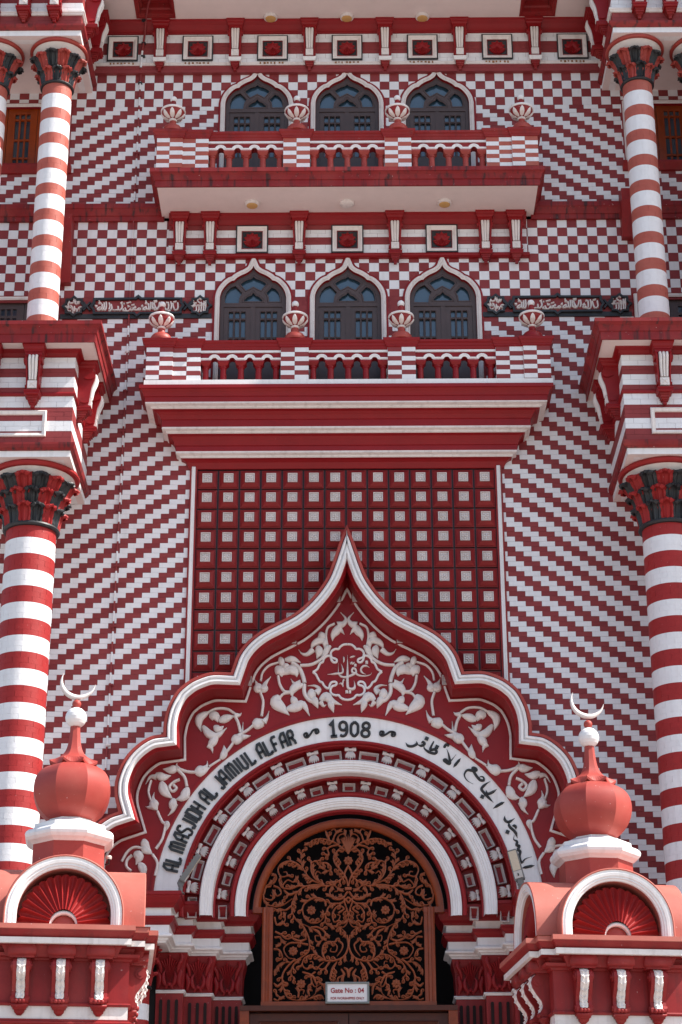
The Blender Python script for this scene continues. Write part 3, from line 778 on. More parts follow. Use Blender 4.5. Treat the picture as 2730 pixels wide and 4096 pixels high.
# ------------------------------------------------------------------ calligraphy plaques
PLQ_OUT= [(-0.66,0.134),(-0.046,0.139),(0.012,0.187),(0.064,0.138),(0.666,0.135),(0.67,0.069),(0.709,0.0),(0.663,-0.064),(0.666,-0.136),(0.055,-0.138),(-0.001,-0.189),(-0.051,-0.137),(-0.655,-0.137),(-0.66,-0.065),(-0.711,-0.004),(-0.663,0.065)]
PLQ_IN= [(-0.624,0.099),(-0.017,0.108),(0.01,0.139),(0.039,0.107),(0.629,0.104),(0.636,0.049),(0.663,0.0),(0.63,-0.055),(0.635,-0.103),(0.041,-0.107),(0.001,-0.146),(-0.032,-0.106),(-0.621,-0.103),(-0.625,-0.057),(-0.663,-0.005),(-0.626,0.047)]
PLQ_TXT= [[(0.601,0.057),(0.606,0.014),(0.607,-0.029),(0.587,-0.06),(0.557,-0.058),(0.541,-0.02),(0.525,0.049)],[(0.58,0.084),(0.534,0.07)],[(0.496,0.075),(0.508,0.015),(0.5,-0.054)],[(0.458,0.067),(0.466,-0.002),(0.455,-0.054),(0.428,-0.063),(0.415,-0.037)],[(0.424,-0.011),(0.393,-0.019),(0.384,-0.05),(0.413,-0.062),(0.43,-0.037)],[(0.496,-0.063),(0.457,-0.092)],[(0.378,-0.01),(0.41,0.015)],[(0.435,0.071),(0.437,0.046)],[(0.352,0.071),(0.356,-0.002),(0.338,-0.05)],[(0.329,0.068),(0.318,-0.001),(0.285,-0.057),(0.248,-0.049),(0.257,-0.018),(0.286,-0.044)],[(0.245,0.059),(0.265,-0.001),(0.293,-0.053)],[(0.239,0.089),(0.293,0.096)],[(0.253,0.068),(0.269,0.082),(0.288,0.071)],[(0.223,0.068),(0.23,-0.001),(0.222,-0.049)],[(0.197,0.068),(0.2,-0.001),(0.187,-0.053),(0.167,-0.052)],[(0.166,0.043),(0.169,-0.018),(0.152,-0.052),(0.134,-0.049)],[(0.137,0.0),(0.108,-0.021),(0.086,-0.043),(0.1,-0.061),(0.132,-0.044),(0.129,-0.009)],[(0.123,0.095),(0.132,0.06),(0.147,0.055)],[(0.112,0.052),(0.157,0.043)],[(0.08,0.021),(0.064,0.003),(0.084,-0.004)],[(0.059,-0.043),(0.036,-0.06),(0.01,-0.055),(0.022,-0.031),(0.052,-0.034)],[(0.013,-0.055),(-0.025,-0.06),(-0.055,-0.051),(-0.064,-0.025),(-0.023,-0.02),(-0.037,0.001)],[(-0.063,-0.055),(-0.093,-0.065),(-0.107,-0.042),(-0.084,-0.03)],[(-0.108,-0.059),(-0.139,-0.077),(-0.184,-0.076),(-0.214,-0.059),(-0.201,-0.042)],[(-0.182,-0.025),(-0.161,-0.068)],[(-0.138,0.018),(-0.133,-0.008),(-0.105,0.004)],[(-0.09,0.018),(-0.043,0.035)],[(-0.164,0.053),(-0.095,0.074)],[(-0.239,0.062),(-0.223,0.002),(-0.244,-0.05),(-0.275,-0.067)],[(-0.287,0.002),(-0.282,-0.05),(-0.305,-0.064)],[(-0.304,-0.053),(-0.335,-0.063),(-0.365,-0.053)],[(-0.255,0.054),(-0.223,0.074)],[(-0.391,0.037),(-0.378,-0.015),(-0.396,-0.066),(-0.426,-0.075)],[(-0.202,0.053),(-0.192,0.036)],[(-0.421,0.063),(-0.408,0.003),(-0.422,-0.049)],[(-0.466,0.076),(-0.461,0.003),(-0.474,-0.057),(-0.498,-0.052)],[(-0.496,0.064),(-0.493,-0.005),(-0.509,-0.052),(-0.531,-0.052)],[(-0.525,0.038),(-0.524,-0.014),(-0.539,-0.052)],[(-0.545,-0.005),(-0.575,-0.022),(-0.594,-0.045),(-0.569,-0.062),(-0.546,-0.04)],[(-0.571,0.099),(-0.56,0.069),(-0.545,0.064)],[(-0.58,0.056),(-0.53,0.052)],[(-0.627,0.021),(-0.613,-0.005),(-0.601,0.021)]]
STAR1= [[(0.087,0.092),(0.07,0.057),(0.048,0.057),(0.056,0.088),(0.086,0.078)],[(0.047,0.04),(0.017,0.057),(0.011,0.101),(0.023,0.118)],[(0.034,0.092),(0.003,0.075),(-0.011,0.109)],[(-0.012,0.075),(-0.051,0.058),(-0.073,0.084)],[(-0.072,0.092),(-0.089,0.041),(-0.075,0.006)],[(-0.136,-0.002),(-0.105,0.006),(-0.083,-0.02),(-0.121,-0.025)],[(-0.059,0.023),(-0.03,0.006),(-0.053,-0.02),(-0.083,0.006)],[(0.121,-0.012),(0.091,-0.004),(0.068,-0.029),(0.097,-0.047),(0.12,-0.033)],[(0.067,-0.038),(0.044,-0.047),(0.022,-0.029),(0.013,-0.064),(-0.017,-0.072)],[(0.008,0.005),(-0.001,-0.046),(-0.031,-0.037)],[(-0.04,-0.063),(-0.07,-0.08),(-0.092,-0.054)],[(0.051,-0.055),(0.035,-0.107),(-0.003,-0.115),(-0.018,-0.089)],[(0.081,-0.081),(0.1,-0.085)],[(-0.01,0.135),(0.004,0.109)],[(-0.03,-0.003),(-0.016,-0.029)]]
STAR2= [[(0.088,0.082),(0.07,0.039),(0.01,0.048),(-0.033,0.083),(-0.039,0.109),(-0.008,0.131),(0.021,0.108)],[(0.019,0.065),(0.022,-0.004),(0.013,-0.104)],[(0.058,0.082),(0.055,-0.013),(0.05,-0.104)],[(0.089,0.091),(0.086,-0.004),(0.074,-0.099)],[(-0.016,-0.012),(-0.014,-0.064),(-0.036,-0.099),(-0.066,-0.09)],[(-0.054,-0.012),(-0.054,-0.073),(-0.081,-0.093),(-0.111,-0.081),(-0.116,-0.046)],[(0.091,0.013),(0.038,0.01),(-0.022,0.013),(-0.075,0.005),(-0.114,-0.012)],[(-0.158,0.023),(-0.136,-0.003),(-0.098,0.014),(-0.073,0.04)],[(-0.124,0.075),(-0.096,0.048),(-0.05,0.057)],[(-0.108,0.1),(-0.091,0.08)]]
def star(r1, r2): return [((r1 if k % 2 == 0 else r2) * math.cos(R(90 + 22.5 * k)) * 1.02, (r1 if k % 2 == 0 else r2) * math.sin(R(90 + 22.5 * k))) for k in range(16)]
for side, xc, s1, s2 in (('left', -3.132, -4.075, -2.20), ('right', 3.105, 2.197, 4.036)):
    t = thing('inscription_plaque', 'black framed red plaque of white calligraphy on the %s wall with star medallions' % side, 'sign', (xc, -.004, 16.054), 'calligraphy plaques')
    q = plate(PLQ_OUT, [PLQ_IN], -.055, 0); q.build('frame', 'black', t)
    q = MB(); q.ext(PLQ_IN, XZ, -.012, 0); q.build('field', 'brick', t)
    q = MB()
    for s in PLQ_TXT: relief(q, s, .0125, .032, -.012, 's', k=3)
    q.build('calligraphy', 'cream', t)
    for sx, txt in ((s1, STAR1), (s2, STAR2)):
        q = plate(star(.178, .138), [star(.138, .108)], -.055, 0, x=sx - xc); o = q.build('star_frame', 'black', t)
        q = MB(); q.ext([(a + sx - xc, b) for a, b in star(.14, .11)], XZ, -.012, 0); q.build('star_field', 'brick', o)
        q = MB()
        for s in txt: relief(q, [(a + sx - xc, b) for a, b in s], .011, .032, -.012, 's', k=3)
        q.build('calligraphy', 'cream', o)
    for a, b in ((s1 - xc + .13, -.69), (.69, s2 - xc - .13)):
        m_ = (a + b) / 2; q = MB()
        for z_ in (-1, 1): q.sweep([(m_ - .05, -.07 * z_), (m_, 0), (m_ + .05, .07 * z_)] , [(-.012, -.004), (-.012, -.05 + .003 * z_), (.012, -.05 + .003 * z_), (.012, -.004)], XZ, caps=True)
        q.build('connector', 'black', t)
    q = MB(); q.box(min(s1, s2) - .2 - xc, max(s1, s2) + .17 - xc, -.02, .0, -.196, -.122); q.build('black_band', 'black', t)
# ------------------------------------------------------------------ conduit pipe down the left wall
pipe = thing('conduit_pipe', 'thin vertical pipe painted red and white clipped to the left wall', 'pipe', (-3.24, -.022, 8.3))
q = MB(); zz = 8.3
while zz < 20.2:
    h = ST if (zz < 15.85 or 17.75 < zz < 19.6) else .15
    xx = -3.27 + .03 * (zz - 8.3) / 12
    if zz < 13: xx -= .02 * (13 - zz) / 5
    wh = wall_white(xx, zz + h / 2)
    q.tube([(xx + 3.24, 0, zz - 8.3), (xx + 3.24, 0, zz + h - 8.3)], .0135, 8, 0 if wh else 1, caps=False)
    zz += h
for a, b, m_ in ((((-3.24, -.02, 20.2)), (-3.235, -.1, 20.3), 1), ((-3.235, -.1, 20.3), (-3.22, -.12, 20.6), 0), ((-3.22, -.12, 20.6), (-3.19, -.13, 20.95), 1), ((-3.19, -.13, 20.95), (-3.17, -.25, 21.13), 1), ((-3.17, -.25, 21.13), (-3.12, -.45, 21.24), 1), ((-3.12, -.45, 21.24), (-3.05, -.6, 21.34), 1)):
    q.tube([(a[0] + 3.24, a[1] + .04, a[2] - 8.3), (b[0] + 3.24, b[1] + .04, b[2] - 8.3)], .017, 8, m_, caps=False)
q.build('pipe_run', ['whiteb', 'brick'], pipe)
for zz in (9.3, 10.15, 11.0, 11.9, 12.75, 13.4, 14.0, 14.65, 15.3, 16.0, 16.9, 18.1, 18.75, 19.25, 19.8, 20.05, 20.5, 20.75, 21.1):
    xx = (-3.27 + .03 * (zz - 8.3) / 12 if zz < 20.2 else -3.205) + 3.24
    q = MB(); y_ = 0 if zz < 20.1 else (-.08 if zz < 21 else -.2); q.box(xx - .032, xx + .032, -.022 + y_, .03 + y_, -.012, .012); q.build('pipe_clip', 'black' if zz > 19.9 else ('cream' if wall_white(-3.25, zz) else 'brickb'), pipe, (0, 0, zz - 8.3))
# ------------------------------------------------------------------ columns with leafy capitals
def leaf_mesh2(mat):
    mb = MB()
    path = [(0, 0), (.004, .05), (.008, .10), (.016, .15), (.03, .19), (.052, .222), (.075, .229), (.088, .216), (.088, .2)]
    wd = [.066, .082, .09, .094, .096, .093, .086, .072, .05]
    rows = []
    for i, ((x, z), w) in enumerate(zip(path, wd)):
        row = []
        for j in range(11):
            t = -1 + j / 5
            ser = 1 + (.10 if (i % 2) else -.08) * (abs(t) > .75)
            rib = .016 * math.cos(math.pi * 3 * t) if abs(t) < .95 else -.004
            row.append((x + rib * (1 - .2 * i / 8) - .03 * t * t, w * t * ser, z - .03 * t * t * (i / 8) + (.012 if i in (3, 5) and abs(t) > .8 else 0)))
        rows.append(row)
    mb.grid(rows, 0, sm=False)
    back = [[(a - .018, b * .96, c_ - .004) for a, b, c_ in r_] for r_ in rows]
    mb.grid(back, 0)
    mb.grid([rows[-1], back[-1]], 0); mb.grid([[r_[0] for r_ in rows], [r_[0] for r_ in back]], 0); mb.grid([[r_[-1] for r_ in rows], [r_[-1] for r_ in back]], 0)
    return mb.mesh('acanthus_leaf', [mat])
LEAF = {k: leaf_mesh2(k) for k in ('colred', 'black', 'salmon')}
def band_mesh(r, h, nc, nb, mat, dz=.0011):
    mb = MB(); ch = h / nc
    for c_ in range(nc):
        for b in range(nb):
            a0 = 2 * math.pi * (b + .5 * (c_ % 2)) / nb; a1 = a0 + 2 * math.pi / nb; d = .0022 / r
            rr = r + random.uniform(-.0006, .0006)
            arc = [a0 + d + (a1 - a0 - 2 * d) * k / 5 for k in range(6)]
            z0, z1 = c_ * ch + dz / 2, (c_ + 1) * ch - dz / 2
            L4 = [[((r - .005) * math.cos(a), (r - .005) * math.sin(a), z0) for a in arc], [(rr * math.cos(a), rr * math.sin(a), z0) for a in arc], [(rr * math.cos(a), rr * math.sin(a), z1) for a in arc], [((r - .005) * math.cos(a), (r - .005) * math.sin(a), z1) for a in arc]]
            mb.grid(L4[1:3], 0, sm=True); mb.grid(L4[:2], 0, sm=False); mb.grid(L4[2:], 0, sm=False)
            for a in (arc[0], arc[-1]): mb.face([((r - .006) * math.cos(a), (r - .006) * math.sin(a), z0), (rr * math.cos(a), rr * math.sin(a), z0), (rr * math.cos(a), rr * math.sin(a), z1), ((r - .006) * math.cos(a), (r - .006) * math.sin(a), z1)], 0)
    mb.lathe([(r - .002, 0), (r - .002, h)], 24, m=1)
    return mb.mesh('stripe_band', [mat, mat])
def make_column(label, loc, r, h, seq, bands, rings, group):
    """seq: list of (band key) from the top down; loc = base"""
    T_ = thing('striped_column', label, 'column', loc, group)
    cs, ringr, zt, lrows, nl, redk = rings
    zz = zt - .0                                             # top of shaft (local)
    for k in seq:
        me, hh = bands[k]; zz -= hh
        link('stripe_band', me, T_, (0, 0, zz), rotz=random.uniform(0, 6))
        if zz < .1: break
    q = MB(); q.lathe([(r, zt - .005), (r + .035 * cs, zt), (r + .05 * cs, zt + .025 * cs), (r + .04 * cs, zt + .05 * cs), (r, zt + .06 * cs)], 32); q.build('astragal', 'black', T_)
    ch = h - zt
    q = MB(); q.lathe([(r * .96, zt + .04), (r * 1.0, zt + .2 * ch), (r * 1.08, zt + .5 * ch), (r * 1.3, zt + .75 * ch), (ringr * .93, zt + .93 * ch)], 36); cap = q.build('capital', 'bell', T_)
    q = MB(); q.lathe([(ringr * .9, zt + .90 * ch), (ringr * .97, zt + .905 * ch), (ringr, zt + .93 * ch), (ringr, zt + .955 * ch), (ringr * .96, zt + .985 * ch), (ringr * .96, h + .01)], 44); q.build('capital_ring', redk, T_)
    for row, (rr, fz, tilt, sc) in enumerate(lrows):
        for k in range(nl):
            a = 2 * math.pi * (k + .5 * (row % 2)) / nl + .1
            if math.sin(a) > .45: continue                     # engaged side towards the wall
            o = link('acanthus_leaf', LEAF['black' if (k + row) % 2 else redk], cap)
            o.matrix_local = Matrix.Translation((rr * r * math.cos(a), rr * r * math.sin(a), zt + fz * ch)) @ Matrix.Rotation(a, 4, 'Z') @ Matrix.Rotation(tilt, 4, 'Y') @ Matrix.Scale(sc * random.uniform(.95, 1.04), 4)
    return T_
LB = {'w': (band_mesh(.34, .232, 3, 10, 'whiteb'), .232), 'r': (band_mesh(.34, .232, 3, 10, 'colred'), .232), 'c': (band_mesh(.34, .175, 2, 10, 'colred'), .175)}
UBL = {'w': (band_mesh(.22, .252, 3, 7, 'whiteb'), .252), 'r': (band_mesh(.22, .186, 2, 7, 'salmonb'), .186)}
RG = (1., .62, 12.0 - 5.0, ((1.07, .03, .03, 1.22), (1.13, .27, .12, 1.25), (1.27, .50, .30, 1.28)), 14, 'colred')
for s, lab in ((-1, 'massive lower striped column at the left with red and black leaf capital'), (1, 'massive lower striped column at the right with red and black leaf capital')):
    make_column(lab, (s * 4.33, -.95, 5.0), .34, 12.868 - 5.0, ['c'] + ['w', 'r'] * 16, LB, RG, 'large lower columns')
RU = (.7, .44, 19.2 - 14.75, ((1.1, .04, .06, 1.02), (1.25, .40, .30, 1.06)), 12, 'salmon')
for s in (-1, 1):
    for x, wh in ((4.36, 'inner one'), (5.33, 'outer one')):
        make_column('slender upper striped column, %s of the %s tower pair' % (wh, 'left' if s < 0 else 'right'), (s * x, -1.02, 14.75), .22, 19.885 - 14.75, ['r', 'w'] * 14, UBL, RU, 'slender upper columns')

# ------------------------------------------------------------------ corner towers (entablature blocks carried by the columns)
def tower(s):
    side = 'left' if s < 0 else 'right'
    T_ = thing('corner_tower', 'projecting %s corner tower with striped brick entablatures and red cornice' % side, 'tower', (s * 4.8, -.8, 12.86), 'corner towers')
    XE = -5.9 if s < 0 else -6.2
    def out(mb, name, mats, kind=None):
        if s > 0: mb.v = [(-a, b, c_) for a, b, c_ in mb.v]
        return wbuild(mb, name, mats, T_, kind)
    def bricks(rows, xs_, yf):
        mb = MB()
        for z0, z1, n, mi in rows:
            h = (z1 - z0) / n
            for r_ in range(n):
                k = 0; off = .1125 * (r_ % 2)
                while True:
                    b = xs_ - k * .225 + (off if k else 0) - (0 if k == 0 else 0); a = xs_ - (k + 1) * .225 + off; k += 1
                    if k == 1: b = xs_
                    if a < XE: break
                    mb.box(a + .0015, b - .0015, yf - random.uniform(0, .002), yf + .02, z0 + r_ * h + .0015, z0 + (r_ + 1) * h - .0015, mi, skip='b')
                k = 0
                while True:
                    a = yf + k * .225 - (off if k else 0); b = yf + (k + 1) * .225 - off; k += 1
                    if b > .1: break
                    mb.box(xs_ - .02, xs_ + random.uniform(0, .002), a + .0015, b - .0015, z0 + r_ * h + .0015, z0 + (r_ + 1) * h - .0015, mi, skip='l')
        za, zb = rows[0][0], rows[-1][1]
        mb.box(XE, xs_ - .008, yf + .008, .05, za, zb, 2)
        out(mb, 'brick_courses', ['whiteb', 'brick', 'joint'], 'stuff')
    def mould(name, mat, prof, xs_, yf, extra=None, smf=False):
        mb = MB(); mb.sweep([(XE, yf), (xs_, yf), (xs_, .04)], [(-a, b) for a, b in prof], XY)
        out(mb, name, mat)
    XS, YF = -3.76, -1.6
    bricks([(13.065, 13.246, 2, 1), (13.246, 13.402, 2, 0), (13.402, 13.606, 3, 1), (13.606, 13.775, 2, 0), (13.83, 13.91, 1, 1), (13.91, 14.07, 2, 0), (14.07, 14.205, 2, 1), (14.205, 14.37, 2, 0)], XS, YF)
    mould('fascia', 'white', [(-.2, 12.86), (0, 12.862), (0, 12.952), (-.02, 12.955)], XS, YF)
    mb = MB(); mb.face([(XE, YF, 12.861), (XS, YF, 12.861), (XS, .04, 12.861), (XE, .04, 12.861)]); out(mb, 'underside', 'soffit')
    mould('band_moulding', 'redst', [(-.02, 12.953), (.02, 12.954), (.03, 12.97), (.045, 12.98), (.055, 13.01), (.06, 13.03), (.06, 13.055), (-.02, 13.068)], XS, YF)
    mould('string_moulding', 'red', [(-.01, 13.772), (.02, 13.775), (.032, 13.79), (.032, 13.812), (.018, 13.83), (-.01, 13.832)], XS, YF)
    mould('cove_moulding', 'red', [(-.01, 14.368), (.012, 14.37), (.014, 14.39), (.03, 14.43), (.075, 14.455), (.085, 14.472), (-.01, 14.473)], XS, YF)
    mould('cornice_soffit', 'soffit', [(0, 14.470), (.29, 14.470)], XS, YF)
    mould('cornice', 'redst', [(.285, 14.472), (.285, 14.45), (.305, 14.448), (.307, 14.57), (.32, 14.575), (.325, 14.60), (.34, 14.65), (.375, 14.685), (.385, 14.69), (.385, 14.745), (0, 14.75)], XS, YF)
    mb = MB(); mb.face([(XE, YF, 14.746), (XS, YF, 14.746), (XS, .04, 14.746), (XE, .04, 14.746)]); out(mb, 'ledge', 'redst')
    mb = MB(); mb.sweep([(-4.108, 13.16), (-5.85, 13.16), (-5.85, 13.548), (-4.108, 13.548)], [(0, -1.598), (0, -1.63), (-.014, -1.64), (-.022, -1.632), (-.05, -1.625), (-.06, -1.598)], XZ, closed=True); out(mb, 'panel_frame', 'cream')
    L_ = T_.location
    def brk(x, y, z, rz):
        if s > 0: x = -x; rz = -rz
        o = put_bracket(T_, (x - L_.x, y - L_.y, z - L_.z), rz, ms=BRK2); o.scale = (1.06, 1.75, .97)
    for x in (-4.305, -4.9, -5.5): brk(x, YF, 14.471, 0.)
    for y in (-1.18, -.52): brk(XS, y, 14.471, R(90))
    # upper block
    XS, YF = -3.985, -1.46
    bricks([(20.07, 20.244, 2, 1), (20.317, 20.48, 2, 0), (20.48, 20.7, 3, 1), (20.7, 20.87, 2, 0)], XS, YF)
    mould('fascia', 'white', [(-.2, 19.88), (0, 19.882), (0, 19.975), (-.02, 19.977)], XS, YF)
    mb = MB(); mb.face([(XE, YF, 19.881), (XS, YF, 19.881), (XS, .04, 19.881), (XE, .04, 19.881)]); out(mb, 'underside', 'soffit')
    mould('band_moulding', 'redst', [(-.02, 19.976), (.02, 19.977), (.03, 19.99), (.05, 20.01), (.06, 20.03), (.06, 20.06), (-.02, 20.07)], XS, YF)
    mould('white_moulding', 'cream', [(-.01, 20.244), (.02, 20.246), (.03, 20.26), (.03, 20.275), (.045, 20.285), (.045, 20.31), (-.01, 20.318)], XS, YF)
    mould('cove_moulding', 'red', [(-.01, 20.868), (.012, 20.87), (.03, 20.93), (.075, 20.955), (.085, 20.98), (-.01, 20.981)], XS, YF)
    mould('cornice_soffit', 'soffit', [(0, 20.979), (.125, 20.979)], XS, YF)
    mould('cornice', 'redst', [(.12, 20.98), (.12, 20.955), (.13, 20.953), (.132, 21.08), (.145, 21.16), (.16, 21.2), (.16, 21.25), (0, 21.26)], XS, YF)
    mb = MB(); mb.box(XE, XS - .01, YF + .01, .05, 21.0, 23.2 if s < 0 else 28.0); out(mb, 'upper_stage', 'whiteb')  # out of view; right one made taller to shade the wall
    for x in (-4.384, -4.845, -5.31): brk2 = brk(x, YF, 20.98, 0.)
    for y in (-1.1, -.5): brk(XS, y, 20.98, R(90))
tower(-1); tower(1)
# unseen striped block added at the right to shade the wall and columns
q = MB()
for k in range(71): q.box(6.25, 12, -1.95, 1.5, k * .3, k * .3 + .3, k % 2, skip='du')
q.face([(6.25, -1.95, 21.3), (12, -1.95, 21.3), (12, 1.5, 21.3), (6.25, 1.5, 21.3)], 0)
q.build('shade_block', ['whiteb', 'brick'], B)
# ------------------------------------------------------------------ arched gateway
G = thing('arched_gateway', 'cusped gateway hood with pointed crest, carved red tympanum and lettered arch', 'gateway', (0, 0, 0))
AC = (GX, 7.13)
hp = [('hood_edge', ['salmon', 'redm'], [(0, .03), (0, -.51), (-.01, -.52), (-.042, -.52), (-.05, -.49)], [1, 0, 0, 1]),
      ('hood_moulding', ['white'], [(-.05, -.49), (-.056, -.53), (-.075, -.555), (-.094, -.55), (-.104, -.52), (-.11, -.52), (-.122, -.555), (-.148, -.56), (-.163, -.535), (-.175, -.51)], None),
      ('hood_soffit', ['red'], [(-.175, -.51), (-.185, -.505), (-.2, -.47), (-.205, -.46), (-.215, -.45), (-.215, -.02)], None)]
HL = list(reversed(HH))
def half_sweep(pr, ms=None):
    mb = MB(); mb.sweep(HL, pr, XZ, ms=ms)
    mb.v = [(min(a, GX), b, c_) for a, b, c_ in mb.v]
    n = len(mb.v); mb.v += [(2 * GX - a, b, c_) for a, b, c_ in mb.v]
    mb.f += [tuple(i + n for i in f_) for f_ in mb.f]; mb.mi += mb.mi[:]; mb.sm += mb.sm[:]
    return mb
for nm, mt, pr, ms in hp:
    half_sweep(pr, ms).build(nm, mt, G)
def off_path(path, d):
    mb = MB(); mb.sweep(HL, [(d, 0), (d - 1e-4, 0)], XZ)
    L_ = [(v[0], v[2]) for v in mb.v[0::2] if v[0] < GX - .004]
    t_ = (L_[-1][0], L_[-1][1]); L_.append((GX, t_[1] + (GX - t_[0]) * 1.5))
    return L_ + [(2 * GX - a, b) for a, b in reversed(L_[:-1])]
INN = off_path(HOOD, -.20)
# tympanum plate with the round opening
N_ = 72
hole = arcpts(AC[0], AC[1], 2.585, -8, 188, N_)
tp = [p for p in off_path(HOOD, -.12)]
q = plate(tp + [(tp[-1][0], 6.6), (hole[0][0], 6.6)] + hole + [(hole[-1][0], 6.6), (tp[0][0], 6.6)], [], -.03, .02); q.build('tympanum', 'red', G)
q = MB(); q.sweep(off_path(HOOD, -.25), [(.017, -.028), (.016, -.045), (.01, -.055), (-.01, -.055), (-.016, -.045), (-.017, -.028)], XZ); q.build('tympanum_fillet', 'cream', G)
MEDC = 10.321
H1 = [(0.002,0.4),(0.056,0.392),(0.099,0.361),(0.121,0.331),(0.168,0.33),(0.211,0.304),(0.229,0.265),(0.222,0.235)]
H2 = [(0.229,0.238),(0.207,0.204),(0.167,0.189),(0.145,0.17),(0.152,0.14),(0.185,0.136),(0.214,0.166),(0.232,0.219),(0.247,0.235)]
H3 = [(0.247,0.235),(0.287,0.223),(0.323,0.188),(0.337,0.143),(0.369,0.127),(0.394,0.081),(0.415,0.036),(0.472,-0.002)]
H4 = [(0.472,-0.002),(0.429,-0.04),(0.399,-0.101),(0.377,-0.138),(0.345,-0.153),(0.319,-0.198),(0.283,-0.232),(0.247,-0.236)]
H5 = [(0.251,-0.236),(0.24,-0.183),(0.212,-0.149),(0.165,-0.145),(0.147,-0.167),(0.165,-0.194),(0.204,-0.205),(0.229,-0.239)]
H6 = [(0.229,-0.239),(0.233,-0.277),(0.211,-0.318),(0.164,-0.337),(0.121,-0.337),(0.089,-0.374),(0.045,-0.396),(-0.001,-0.404)]
MED_TXT= [([(0.001,0.243),(0.003,0.098),(0.0,-0.053),(0.002,-0.189),(0.014,-0.235),(0.053,-0.25),(0.093,-0.235),(0.1,-0.182),(0.09,-0.129)],0.03),([(-0.122,0.126),(-0.124,0.038),(-0.122,-0.023),(-0.097,-0.061),(-0.04,-0.08),(0.033,-0.061),(0.09,-0.035),(0.119,-0.008),(0.112,0.03),(0.083,0.049),(0.062,0.022),(0.076,-0.016),(0.112,-0.024),(0.162,-0.054),(0.241,-0.062),(0.313,-0.043),(0.335,-0.013)],0.024),([(-0.086,0.118),(-0.068,0.061),(-0.061,0.008),(-0.083,-0.023),(-0.14,-0.026),(-0.205,-0.034),(-0.274,-0.036)],0.022),([(0.303,0.059),(0.264,0.082),(0.213,0.075),(0.184,0.029),(0.206,-0.016),(0.256,-0.039)],0.022),([(-0.052,0.221),(-0.047,0.182),(-0.052,0.129)],0.018),([(0.034,0.205),(0.07,0.216),(0.11,0.226)],0.016),([(0.037,0.148),(0.044,0.113),(0.062,0.136),(0.069,0.11),(0.091,0.128),(0.098,0.144)],0.014),([(0.109,0.106),(0.109,0.071)],0.03),([(0.265,0.151),(0.266,0.109)],0.032),([(-0.119,-0.178),(-0.09,-0.166),(-0.069,-0.182),(-0.054,-0.121),(-0.029,-0.125)],0.016),([(-0.065,-0.174),(-0.06,-0.216)],0.014),([(-0.011,-0.272),(-0.01,-0.31)],0.03),([(0.032,-0.274),(0.033,-0.312)],0.03)]
ARC_TXT= [[(0.754,9.316),(0.784,9.271),(0.847,9.264),(0.903,9.296),(0.898,9.335)],[(0.903,9.296),(0.959,9.27),(1.009,9.296),(0.985,9.322),(0.96,9.303)],[(1.009,9.296),(1.002,9.238),(1.057,9.186),(1.137,9.16),(1.169,9.185),(1.145,9.218),(1.083,9.218),(1.128,9.321),(1.135,9.334)],[(1.295,9.243),(1.276,9.25),(1.296,9.282),(1.327,9.275),(1.32,9.249)],[(1.307,9.224),(1.33,9.146),(1.346,9.043),(1.327,9.018),(1.266,9.063),(1.291,9.076),(1.34,9.043),(1.43,9.146)],[(1.388,8.966),(1.439,9.03),(1.49,9.094)],[(1.648,8.735),(1.569,8.787),(1.534,8.863),(1.573,8.927),(1.647,8.92),(1.697,8.926),(1.685,8.952),(1.648,8.959),(1.659,8.914),(1.694,8.85),(1.742,8.792),(1.792,8.786),(1.787,8.83),(1.744,8.837),(1.736,8.799)],[(1.878,8.773),(1.808,8.728),(1.757,8.671),(1.786,8.621),(1.864,8.532),(1.911,8.481)],[(1.818,8.652),(1.835,8.601),(1.898,8.62),(1.961,8.664)],[(2.059,8.487),(1.991,8.455),(1.903,8.399)],[(2.053,8.298),(2.057,8.242),(2.105,8.216),(2.187,8.266)],[(2.105,8.216),(2.115,8.154),(2.186,8.079),(2.213,7.998)],[(2.146,8.166),(2.189,8.16),(2.199,8.116)],[(2.172,8.041),(2.164,7.979),(2.206,7.954),(2.198,7.904),(2.234,7.892),(2.214,7.842),(2.243,7.818),(2.229,7.756),(2.256,7.669),(2.306,7.719),(2.393,7.749)],[(2.424,7.632),(2.339,7.614),(2.259,7.598)]]
ARC_DOT= [(1.038,9.367),(1.174,9.25),(1.766,8.56),(2.084,8.079)]
